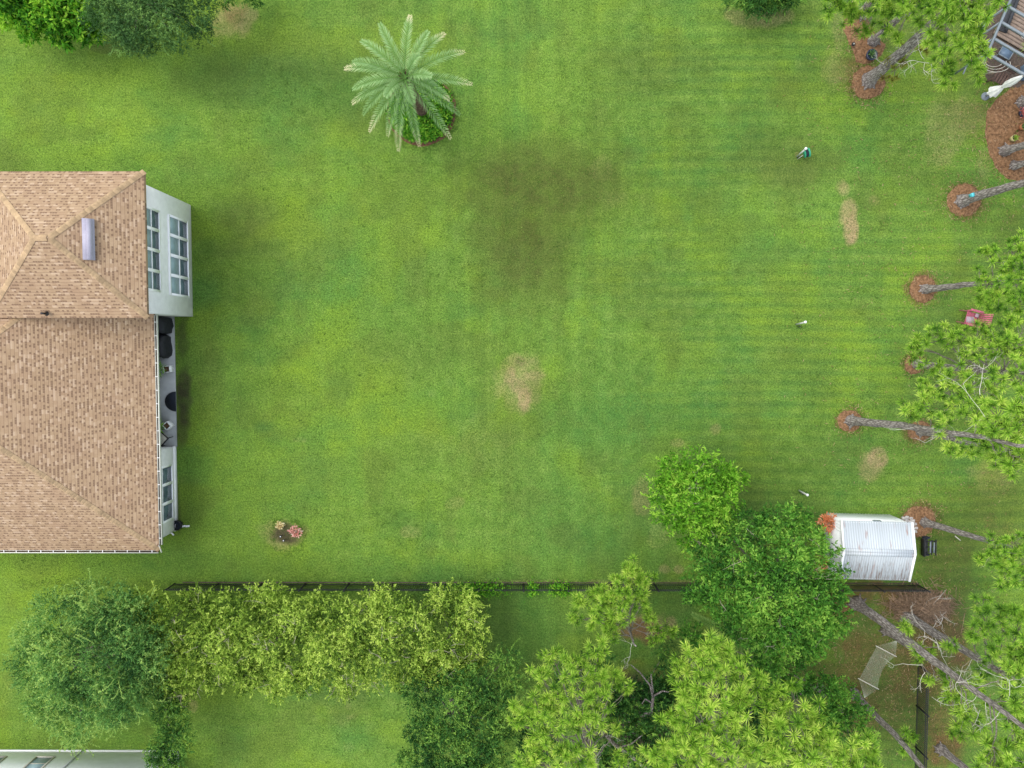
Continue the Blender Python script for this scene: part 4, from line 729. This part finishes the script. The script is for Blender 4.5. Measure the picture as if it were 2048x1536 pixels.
# ------------------------------------------------------------ shed
c=np.array([19.45,-10.7,0]); shed=empty('shed',c,'white metal storage shed with ribbed low pitched roof and rust streaks','shed')
x0,x1,yn,ys=17.62,21.2,-9.14,-12.2; ym=-10.66; ze=2.12; zr=2.52
def wallpoly(name,mat,polys,parent,th=.05): return polyobj(name,polys,mat,parent,np.array(parent.location))
m=MB(); m.box(((x0+x1)/2,yn-.025,ze/2),(x1-x0,.05,ze)); m.box(((x0+x1)/2,ys+.025,ze/2),(x1-x0,.05,ze))
for x in (x0+.025,x1-.025):
    m.box((x,(yn+ys)/2,ze/2-.001),(.05,yn-ys-.1,ze)); m.add([(x-.024,yn-.05,ze),(x-.024,ys+.05,ze),(x-.024,ym,zr-.03),(x+.024,yn-.05,ze),(x+.024,ys+.05,ze),(x+.024,ym,zr-.03)],[[0,3,5,2],[1,2,5,4]],[[0,2,1],[3,4,5]])
for k in range(22): m.box((x0+.08+k*.165,yn+.008,ze/2),(.035,.018,ze-.02))
for k in range(18): m.box((x0-.008,yn-.08-k*.17,ze/2-.01),(.018,.035,ze-.02))
m.build('wall',M['white_dirty'],shed)
for s_,yy in ((1,yn+.06),(-1,ys-.06)):
    m=MB(); nr=26; xs=np.linspace(x0-.08,x1+.08,nr*4+1); prof=np.where((np.arange(len(xs))%4)<1,.035,0.); zb=ze-.02
    V=[]; 
    for x,h_ in zip(xs,prof): V+= [(x,yy,zb+h_),(x,ym+s_*.0,zr+h_),(x,yy,zb-.02),(x,ym,zr-.02)]
    n=len(xs); f=[]
    for i_ in range(n-1): a=i_*4; f+=[[a,a+4,a+5,a+1],[a+2,a+3,a+7,a+6],[a,a+2,a+6,a+4]]
    m.add(V,f); m.build('roof_panel',M['shed'],shed)
for x in (x0-.11,x1+.11):
    m=MB()
    for yy in (yn+.08,ys-.08): m.bar((x,yy,ze+.0),(x,ym,zr+.03),.10,.10)
    m.build('rake_trim',M['trim'],shed)
m=MB(); m.bar((x0-.1,ym+.09,zr+.015),(x1+.1,ym+.09,zr+.015),.2,.02,up=(0,.12,1)); m.bar((x0-.1,ym-.1,zr+.012),(x1+.1,ym-.1,zr+.012),.2,.02,up=(0,-.12,1)); m.build('ridge_cap',M['shed'],shed)
m=MB(); m.box((x0-.04,-10.65,.98),(.04,1.7,1.9)); d_=m.build('door',M['white'],shed); m=MB(); m.box((x0-.08,-10.6,1.1),(.05,.04,.18)); m.build('handle',M['blackm'],d_,org=shed.location)
m=MB(); m.box((19.6,yn+.02,1.75),(.42,.03,.16)); m.build('wall_vent',M['glass'],shed)
shed.rotation_euler.z=-.026
# orange leaved shrubs at the shed
def puff(name,c,r,h,mat,label,cat,n=500,L=.12,W=.05,group=None,t0=.5):
    e=empty(name,c,label,cat,group); ml=MB(); D=rdir(n,-.1); p=np.array(c)+[0,0,h]+D*r*rng.uniform(.4,1.25,(n,1))*(1+.5*(fbm(D[:,0:1]*3+c[0],D[:,1:2]*3+c[1],.9,9,2)-.5)*2)*[1,1,.8]
    leaves(ml,p,D*.8+rng.normal(0,.4,(n,3)),L,W,t0+rng.normal(0,.22,n)+.3*(fbm(p[:,0],p[:,1],.2,5,2)-.5)); ms=MB()
    for k in range(5): d=rdir(1,.4)[0]; ms.tube([np.array(c),np.array(c)+[0,0,h*.6]+d*r*.3,np.array(c)+[0,0,h]+d*r*.8],[.02,.015,.008],4,.5,cap=False)
    ms.build('stem',M['bark2'],e); ml.build('leaves',M[mat],e); return e
puff('orange_shrub',P(1646,1040),.46,.7,'flower_o','orange-red leaved shrub at the near front corner of the shed','shrub',700,.16,.06,'orange leaved shrubs by the shed')
puff('orange_shrub',P(1641,1130,4.7)*[1,1,0],.26,4.7,'flower_o','small orange blossom cluster above the lower of two by the shed front','shrub',160,.14,.06,'orange leaved shrubs by the shed')
puff('orange_shrub',P(1634,1112,4.7)*[1,1,0],.24,4.7,'flower_p','pale orange cluster, upper of the two poking through the shade tree','shrub',140,.13,.05,'orange leaved shrubs by the shed')
# stones by the shed
for k,(x,y) in enumerate([(1806,1036),(1812,1040),(1818,1043),(1824,1041),(1812,1034),(1820,1036),(1828,1047),(1830,1055),(1828,1062)]):
    c=P(x,y); o=lump('stone','stone',c,(.22,.18,.16),'small pale stone in the cluster touching the back corner of the shed','stone',k,'stones heaped behind the shed',n=9)
# garden cart
c=P(1846,1090); e=empty('garden_cart',c,'black two wheeled garden cart parked against the back of the shed','cart'); m=MB()
m.box(c+[-.12,0,.35],(.35,.95,.04)); m.box(c+[-.3,0,.55],(.04,.95,.4)); 
for yy in (-.3,0,.3): m.bar(c+[-.1,yy,.42],c+[.42,yy+.05,.5],.05,.05)
m.bar(c+[.42,-.45,.52],c+[.42,.45,.52],.05,.05); m.bar(c+[.2,-.42,.5],c+[.2,.42,.5],.06,.04); m.build('frame',M['blackm'],e)
for yy in (-.48,.48): m=MB(); m.lathe(c+[.05,yy-.04,.2],[(.0,0),(.17,0),(.2,.02),(.2,.07),(.17,.09),(0,.09)],18,ax=(0,1,0)); m.build('wheel',M['rubber'],e)
m=MB(); m.bar(c+[.1,-.3,.55],c+[.1,.34,.55],.07,.02); m.bar(c+[.3,-.3,.56],c+[.3,.3,.56],.06,.02); m.build('strap',M['greybeam'],e)
# ------------------------------------------------------------ fence
def fence(a,b_,label,pw=2.42,h=1.2):
    a=np.array(a,float);b_=np.array(b_,float); L_=np.linalg.norm(b_-a); n=round(L_/pw); d=(b_-a)/L_; e=empty('metal_fence',a,label,'fence','black metal fences'); post=None;pan=None
    m=MB(); k=int(L_/n/.115); w_=L_/n
    for j in range(k): q_=a+d*(j+.5)*w_/k; m.bar(q_+[0,0,.06],q_+[0,0,h-.04],.028,.028,up=d)
    for z in (.14,h-.22,h-.04): m.bar(a+d*.03+[0,0,z],a+d*(w_-.03)+[0,0,z],.03,.035)
    m2=MB(); m2.bar(a+[0,0,-.1],a+[0,0,h+.04],.06,.06,up=d); m2.box(a+[0,0,h+.06],(.08,.08,.04))
    for j in range(n+1):
        if post is None: post=m2.build('fence_post',M['blackm'],e); pan=m.build('fence_panel',M['blackm'],e); continue
        o=post.copy(); S.collection.objects.link(o); o.parent=e; o.location=[float(x) for x in d*w_*j]
        if j<n: o=pan.copy(); S.collection.objects.link(o); o.parent=e; o.location=[float(x) for x in d*w_*j]
fence((-19.45,-13.2,0),(22.9,-13.2,0),'long black metal picket fence running across behind the hedge row and shed')
fence((23.02,-17.8,0),(23.02,-27.5,0),'short black metal picket fence running down past the hammock')
# narrow weathered edging board at the fence foot
m=MB(); m.box((2.,-13.13,.015),(42.,.06,.05)); tag(m.build('edging_strip',M['soil']),'dark strip along the foot of the long fence','edging')
# ------------------------------------------------------------ hammock
A0=P(1794,1281,1.3); A1=P(1729,1396,1.3); e=empty('hammock',P(1762,1335),'pale rope hammock with wooden spreader bars slung between two pines','hammock'); d=unit(A1-A0); sd_=unit(np.cross(d,[0,0,1])); Lh=np.linalg.norm(A1-A0)
b0=A0+d*.85-[0,0,.35]; b1=A1-d*.75-[0,0,.3]; hw=.58
m=MB()
for k in range(23):
    o=(k/22-.5)*2*hw
    q0=b0+sd_*o; q1=b1+sd_*o*.98; t=np.linspace(0,1,9)[:,None]; p=q0+(q1-q0)*t-np.array([0,0,1])*(.28*np.sin(PI*t)*(1-.25*(o/hw)**2)); pinch=sd_*o*(-.22*np.sin(PI*t)); m.tube(p+pinch,.0045,3,.5,cap=False)
for k in range(34):
    t=(k+.5)/34; o=np.linspace(-hw,hw,7)[:,None]; cen=b0+(b1-b0)*t; p=cen+sd_*o*(1-.22*math.sin(PI*t))-np.array([0,0,1])*(.28*math.sin(PI*t)*(1-.25*(o/hw)**2)); m.tube(p,.0042,3,.5,cap=False)
m.build('net',M['rope'],e); m=MB()
for k in range(13):
    o=(k/12-.5)*2*hw; m.tube([A0,b0+sd_*o],.006,3,.5,cap=False); m.tube([A1,b1+sd_*o],.006,3,.5,cap=False)
m.build('cord',M['rope'],e)
for q_ in (b0,b1): m=MB(); m.tube([q_-sd_*(hw+.08),q_+sd_*(hw+.08)],.022,8,.5); m.build('spreader_bar',M['deadwood'],e)
# ------------------------------------------------------------ brush pile
c=P(1842,1212); m=MB()
for k in range(1500):
    q_=c+np.array([rng.normal(0,.75),rng.normal(0,.42),rng.uniform(.02,.55)]); a=rng.normal(-.5,.7); l=rng.uniform(.4,1.3); dd=np.array([math.cos(a),math.sin(a),rng.normal(0,.18)])*l/2; q_[2]=max(.03,q_[2]*math.exp(-((q_[0]-c[0])/1.1)**2-((q_[1]-c[1])/.7)**2)+.03)
    m.tube([q_-dd,q_+rng.normal(0,.04,3),q_+dd],[.017,.014,.008],3,rng.uniform(.2,1.3),cap=False)
tag(m.build('brush_pile',M['stick'],org=c),'heap of thin brown cut branches by the fence corner','brush pile')
m=MB()
for (x,y,dx,dy,l) in [(1862,1215,1,-1.2,1.3),(1868,1225,.2,1,.9),(1880,1222,.1,1,.7),(1872,1245,-.3,1,1.1),(1885,1235,.3,1,.8),(1870,1275,.1,1,1.6)]: twig(m,P(x,y,.35),[dx,-dy,.02],l,.018,2)
tag(m.build('loose_branches',M['deadwood'],org=P(1875,1235)),'pale bare branches lying right of the brush pile','branches')
m=MB(); m.tube([P(1910,1072,.1),P(1921,1081,.05)],[.03,.02],6); tag(m.build('fallen_stick',M['deadwood'],org=P(1915,1076)),'single pale broken stick on the grass beside the shed pine','stick')
# ------------------------------------------------------------ lawn posts and hose reel
def pvc(base,tip,label,hgt=None,extra=False):
    b=P(*base); h=hof(b,*tip); t=P(*tip,h); e=empty('utility_post',b,label,'post','white posts standing in the lawn'); m=MB(); m.tube([b,t],[.045,.045],12); m.build('pipe',M['pipe'],e)
    m=MB(); m.lathe(t+[0,0,-.06],[(.0,-.0),(.07,0),(.075,.07),(.05,.12),(0,.15)],14); m.build('cap',M['white'],e)
    m=MB(); m.tube([b+[.02,-.08,0],b+[.02,-.1,.35],b+[.06,-.05,.4]],.014,5); m.box(b+[.05,-.12,.42],(.1,.05,.05)); m.build('faucet',M['blackm'],e); return b,t
pvc((1592,649),(1611,644),'white pipe post with round cap in open lawn level with the pink chair')
pvc((1598,981),(1615,990),'white pipe post with round cap nearest the shed')
b,t=pvc((1594,313),(1612,297),'white pipe post carrying the green hose reel')
c=t*.5+b*.5+np.array([.26,-.06,.0]); e=empty('hose_reel',c,'green drum hose reel mounted on the lawn post','hose reel')
m=MB(); ax=np.array([1,.25,.1]); m.lathe(c+[-.1,0,0],[(0,0),(.23,0),(.23,.02),(.12,.03),(.12,.2),(.25,.21),(.25,.26),(0,.26)],24,ax=ax); m.build('drum',M['green'],e)
m=MB(); m.lathe(c+[-.07,0,0],[(.125,0),(.2,.01),(.21,.1),(.19,.16),(.125,.17)],20,ax=ax); m.build('hose',M['rubber'],e)
m=MB(); m.bar(c+[-.2,-.1,.1],c+[-.36,-.22,-.3],.025,.025); m.build('bracket',M['pipe'],e)
# cyan box on trunk
c=P(1951,388,hof(P(1922,403),1951,388)*1.0)+np.array([-.02,.0,0]); tr=math.atan2(c[1],c[0]); dv=np.array([-math.cos(tr),-math.sin(tr),0])
c=c+dv*.2; e=empty('bird_box',c,'cyan box strapped to the pine trunk on the neat round ring','box'); m=MB(); m.box(c,(.12,.17,.3),tr); m.build('body',M['cyan'],e); m=MB(); m.box(c+dv*.02+[0,0,.165],(.15,.2,.03),tr); m.build('lid',M['cyan'],e)
# ------------------------------------------------------------ pink chair
c=P(1936,637); e=empty('lounge_chair',c,'faded pink slatted lawn chair with a pale towel, half under pine branches','chair'); az=.1-.35
m=MB()
for k in range(7): m.box(c+R2([-.32+k*.095,0,.38-.01*k],az),(.08,.62,.025),az)
m.build('seat',M['pink'],e); m=MB()
for k in range(7): m.bar(c+R2([.32,-.3+k*.1,.32],az),c+R2([.72,-.34+k*.115,.95],az),.08,.025,up=(-.8,0,.5))
m.build('backrest',M['pink'],e)
for s_ in (-1,1):
    m=MB(); m.box(c+R2([.05,s_*.4,.58],az),(.75,.13,.03),az); m.bar(c+R2([-.28,s_*.36,0],az),c+R2([-.28,s_*.36,.56],az),.09,.04,up=(1,0,0)); m.build('armrest',M['pink'],e)
for s_ in (-1,1): m=MB(); m.bar(c+R2([-.62,s_*.33,.03],az),c+R2([-.1,s_*.33,.36],az),.05,.07); m.build('leg',M['woodred'],e)
m=MB(); m.box(c+R2([-.12,-.12,.415],az),(.42,.34,.015),az+.2); m.box(c+R2([.2,.2,.41],az),(.2,.2,.02),az-.2); m.build('towel',M['pinkgrey'],e)
# ------------------------------------------------------------ flower bed
for (x,y,r,h,mt_,lab,n) in [(563,1049,.17,.28,'flower_y','small plant with cream yellow flowers in the lawn flower patch',160),(594,1060,.26,.3,'flower_p','pink and cream flowering plant in the lawn flower patch',260)]:
    puff('flowering_plant',P(x,y),r,h,mt_,lab,'flowers',n,.09,.06,'flowers in the lawn patch')
for k,(x,y,l_) in enumerate([(565,1070,'black solar light nearer the yellow flowers'),(571,1078,'black solar light at the lower side of the flower patch')]):
    c=P(x,y); e=empty('garden_light',c,l_,'garden light','solar lights in the flower patch'); m=MB(); m.tube([c,c+[0,0,.3]],.015,6); m.lathe(c+[0,0,.28],[(0,0),(.06,0),(.07,.05),(.02,.08),(0,.08)],12); m.build('body',M['blackm'],e); m=MB(); m.lathe(c+[0,0,.362],[(0,.012),(.028,.008),(.03,0)],10); m.build('panel',M['white'],e)
# ------------------------------------------------------------ top right corner
c=P(1738,114); e=empty('plant_pot',c,'large navy glazed pot with a small green plant on the straw strip','potted plant'); m=MB(); m.lathe(c,[(0,0),(.2,0),(.27,.2),(.30,.36),(.27,.38),(.22,.3),(0,.28)],22); m.build('pot',M['navy'],e,smooth=True)
ml=MB(); n=90; leaves(ml,c+[0,0,.33]+rng.normal(0,.07,(n,3))*[1,1,.5],rdir(n,.1),.2,.035,.5+rng.normal(0,.2,n)); ml.build('plant',M['blueleaf'],e)
c=P(1703,92); e=empty('garden_light',c,'dark solar light on the grass edge left of the navy pot','garden light'); m=MB(); m.tube([c,c+[0,0,.22]],.02,6); m.lathe(c+[0,0,.2],[(0,0),(.09,0),(.1,.06),(0,.1)],12); m.build('body',M['blackm'],e); m=MB(); m.lathe(c+[0,0,.3],[(0,.012),(.04,.006)],10); m.build('panel',M['cushion'],e)
for (x,y,r,mt_,pm,lab) in [(2042,227,.26,'navy','flower_p','dark pot with a red-pink plant at the right edge'),(2040,256,.17,'terra','greenpalm','terracotta pot with a spiky plant at the right edge'),(2022,279,.17,'ringpot','hedge','yellow rimmed pot with sparse plant on the straw bed')]:
    c=P(x,y); e=empty('plant_pot',c,lab,'potted plant','pots on the right straw bed'); m=MB(); m.lathe(c,[(0,0),(r*.7,0),(r*.95,.2),(r,.32),(r*.86,.33),(r*.8,.26),(0,.25)],20); m.build('pot',M[mt_],e,smooth=True); m=MB(); m.lathe(c+[0,0,.26],[(r*.8,0),(0,.02)],16); m.build('soil',M['soil'],e)
    ml=MB(); n=int(900*r) if pm=='flower_p' else 46; leaves(ml,c+[0,0,.33]+rng.normal(0,r*(.45 if n>100 else .25),(n,3))*[1,1,.4],rdir(n,.1),.16,.05,(.1 if pm=='flower_p' else .5)+rng.normal(0,.2,n)); ml.build('plant',M[pm],e)
# soil under the enclosure
bed(ppoly([(1985,30),(1965,75),(1950,120),(1975,160),(2060,190),(2200,170),(2200,-60),(2010,-60)]),'soil',name='soil_bed',seed=77,h=.02)
zb=2.7; E0=P(2024,-8,zb); E1=P(1968,122,zb); e=empty('pergola',P(2000,90),'grey metal frame of an open screen enclosure in the top right corner','enclosure'); be=unit(P(2048,72,zb)-P(1995,41,zb))
m=MB(); m.bar(E0,E1,.1,.12); m.build('beam',M['greybeam'],e); m=MB(); m.bar(E0-[0,0,1.7],E1-[0,0,1.7],.06,.06); m.build('rail',M['greybeam'],e)
for (x,y) in ((2014,12),(1999,43),(1987,77),(1974,106)):
    q_=P(x,y,zb); q_=E0+(E1-E0)*np.dot(q_-E0,E1-E0)/np.dot(E1-E0,E1-E0); m=MB(); m.bar(q_+[0,0,-.005],q_+be*8+[0,0,-.005],.11,.11); m.build('beam',M['greybeam'],e)
    m=MB(); m.bar([q_[0],q_[1],0],[q_[0],q_[1],zb-.06],.08,.08,up=(1,0,0)); m.build('post',M['greybeam'],e)
# deck and dark mat beneath
c=P(2040,50); az=math.atan2(be[1],be[0])
m=MB(); 
for k in range(12): m.box(np.array(c)+R2([.6,-1.1+k*.2,.12],az),(3.4,.17,.04),az)
tag(m.build('deck',M['deck'],org=c),'brown board deck inside the screen enclosure','deck')
c=P(2012,33); m=MB(); m.box(np.array(c)+[0,0,.2],(1.9,.5,.06),az+1.75); m.box(np.array(c)+[.1,-.1,.32],(1.7,.14,.06),az+1.75); tag(m.build('bench',M['screen'],org=c),'dark bench along the inside of the screen enclosure','bench')
c=P(2046,74); e=empty('bucket_seat',c,'white round seat at the right edge inside the enclosure','seat'); m=MB(); m.lathe(c+[0,0,0],[(.16,0),(.24,.4),(.28,.45),(.26,.5),(0,.46)],22); m.build('seat',M['white'],e,smooth=True)
c=P(2052,146); lump('storage_bin','blue',c,(.7,.8,.6),'blue-grey bin at the right edge by the umbrella','bin',2)
# glass side table and wire chair
c=P(2001,112); e=empty('side_table',c,'small dark table with pale frame under the enclosure edge','table'); m=MB(); m.box(c+[0,0,.45],(.62,.5,.02),az); m.build('tabletop',M['blue'],e); m=MB()
for s_ in (-1,1): m.bar(c+R2([-.33,s_*.27,.46],az),c+R2([.33,s_*.27,.46],az),.04,.05); m.bar(c+R2([s_*.33,-.27,.46],az),c+R2([s_*.33,.27,.46],az),.04,.05)
m.build('frame',M['greybeam'],e)
for sx_ in (-1,1):
    for sy_ in (-1,1): m=MB(); m.bar(c+R2([sx_*.3,sy_*.24,0],az),c+R2([sx_*.3,sy_*.24,.44],az),.03,.03,up=(1,0,0)); m.build('leg',M['greybeam'],e)
m=MB(); c=P(1993,128,1.0); an=np.linspace(PI*.9,2.1*PI,16)
for k in range(3): m.tube(np.stack([c[0]+(.75-.14*k)*np.cos(an),c[1]+(.42-.08*k)*np.sin(an)+.1*k,np.full(16,1.-.1*k)],-1),.014,4,.5)
for k in range(4): a_=PI*1.15+k*.45; m.tube([c+[.75*math.cos(a_),.42*math.sin(a_),0],c+[.3*math.cos(a_),.15*math.sin(a_),-.95]],.012,4,.5)
tag(m.build('wire_plant_stand',M['deadwood'],org=P(1993,128)),'curved bare wire stand below the small dark table','plant stand')
c=P(1992,160); e=empty('garden_bench',c,'old dark slatted wooden bench just above the white umbrella','bench'); m=MB()
for k in range(5): m.box(c+R2([-.3+k*.16,0,.42],az),(.12,.75,.03),az)
m.build('seat',M['wooddk'],e); m=MB()
for k in range(3): m.box(c+R2([.05,.42,.55+.15*k],az),(.9,.03,.1),az)
m.build('backrest',M['wooddk'],e)
for sx_ in (-1,1): m=MB(); m.bar(c+R2([sx_*.4,-.35,0],az),c+R2([sx_*.4,-.35,.6],az),.06,.06,up=(1,0,0)); m.bar(c+R2([sx_*.4,.4,0],az),c+R2([sx_*.4,.42,.6],az),.06,.06,up=(1,0,0)); m.build('leg',M['wooddk'],e)
# closed umbrella
c=P(1970,193); e=empty('patio_umbrella',c,'closed white patio umbrella tied in the middle beside the straw bed','umbrella'); ht=hof(c,2046,153); m=MB(); m.tube([c,c+[0,0,ht]],.022,8); m.build('pole',M['cushion'],e)
m=MB(); n=24; an=np.arange(n)*2*PI/n
pr=[(.045,ht),(.10,ht-.25),(.14,ht*.78),(.15,ht*.62),(.07,ht*.5),(.13,ht*.42),(.21,ht*.3),(.25,ht*.2)]; V=[]
for k,(r,z) in enumerate(pr): rr=r*(1+.35*np.sin(an*6+k*.15)*min(1,k/2)); V.append(np.stack([c[0]+rr*np.cos(an),c[1]+rr*np.sin(an),z+.06*np.cos(an*6)*(k==7)],-1))
k=len(pr); i=np.arange(k-1)[:,None]*n; j=np.arange(n)[None,:]; kk=(j+1)%n; m.add(np.concatenate(V),np.stack([i+j,i+kk,i+n+kk,i+n+j],-1).reshape(-1,4)); m.build('canopy',M['canvas'],e,smooth=True)
m=MB(); m.lathe(c+[0,0,ht*.5-.03],[(.085,0),(.09,.03),(.085,.06)],14); m.build('tie',M['deadwood'],e); m=MB(); m.lathe(c,[(.22,0),(.22,.06),(.05,.1)],16); m.build('base',M['greybeam'],e)

# ------------------------------------------------------------ uncountable ground litter
def pick(n,px0,py0,px1,py1,wf):
    x=rng.uniform(P(px0,0)[0],P(px1,0)[0],n*6); y=rng.uniform(P(0,py1)[1],P(0,py0)[1],n*6); w_=wf(x,y); k=rng.uniform(0,1,len(x))<w_; return np.stack([x[k],y[k],np.zeros(k.sum())],-1)[:n]
def near(px,py,rp,sig):
    c=P(px,py); k=HC/FP; return lambda x,y: np.exp(-((np.hypot(x-c[0],y-c[1])-rp*k)/(sig*k))**2)
rings=[(1736,165,30),(1928,401,30),(1845,578,25),(1828,728,18),(1699,842,22),(1840,862,22),(1838,1042,31)]
def straww(x,y):
    w_=np.zeros_like(x)
    for a,b_,c in rings: w_=np.maximum(w_,near(a,b_,c*.7,c*.75)(x,y))
    q=P(1800,1290); w_=np.maximum(w_,.30*np.exp(-((x-q[0])/5.5)**2-((y-q[1])/5.)**2)); q=P(2010,270); w_=np.maximum(w_,.7*np.exp(-((x-q[0])/1.6)**2-((y-q[1])/3.)**2)); q=P(1725,80); w_=np.maximum(w_,.7*np.exp(-((x-q[0])/1.)**2-((y-q[1])/1.6)**2))
    return np.maximum(w_,.04*np.clip((x-14)/8,0,1))
p=pick(16000,1500,0,2060,1560,straww); n=len(p); m=MB(); a=rng.uniform(0,2*PI,n); d=np.stack([np.cos(a),np.sin(a),rng.normal(0,.1,n)],-1); p[:,2]=.012+.10*np.clip(1-0*a,0,1)*rng.uniform(0,.9,n)
leaves(m,p,d,.17,.022,rng.uniform(0,1,n),upb=2); tag(m.build('straw_litter',M['straw']),'loose pine straw scattered on the ground round the pines','pine straw',kind='stuff')

def tuftw(x,y):
    f=P(1000,1170)[1]; w_=.9*np.exp(-((y-f)/.22)**2)+.10*np.clip(fbm(x,y,2.5,611,3)*3-1.3,0,1)+.05
    for a,b_,c in rings: w_=np.maximum(w_,near(a,b_,c*1.1,7)(x,y))
    for a,b_ in ((1594,313),(1592,649),(1598,981)): w_=np.maximum(w_,near(a,b_,4,9)(x,y))
    for a,b_,c in ((843,222,70),(575,1070,34)): w_=np.maximum(w_,near(a,b_,c,7)(x,y))
    w_=np.maximum(w_,.8*np.exp(-((x+18.05)/.16)**2)*(y<8.4)*(y>-10.2)); return w_*((x>-17.95)|(y>8.9)|(y<-10.7))
p=pick(30000,0,0,2060,1560,tuftw); n=len(p); m=MB()
c_=np.clip(.5+.9*(fbm(p[:,0],p[:,1],1.5,612,3)-.5)+rng.normal(0,.22,n),0,1)
for k in range(4): a=rng.uniform(0,2*PI,n); leaves(m,p+np.stack([np.cos(a)*.03,np.sin(a)*.03,0*a],-1),np.stack([np.cos(a),np.sin(a),rng.uniform(.3,1.2,n)],-1),.10,.022,c_,upb=2)
tag(m.build('grass_tufts',M['tuft']),'coarse taller grass tufts scattered through the mown lawn and along its edges','grass',kind='stuff')
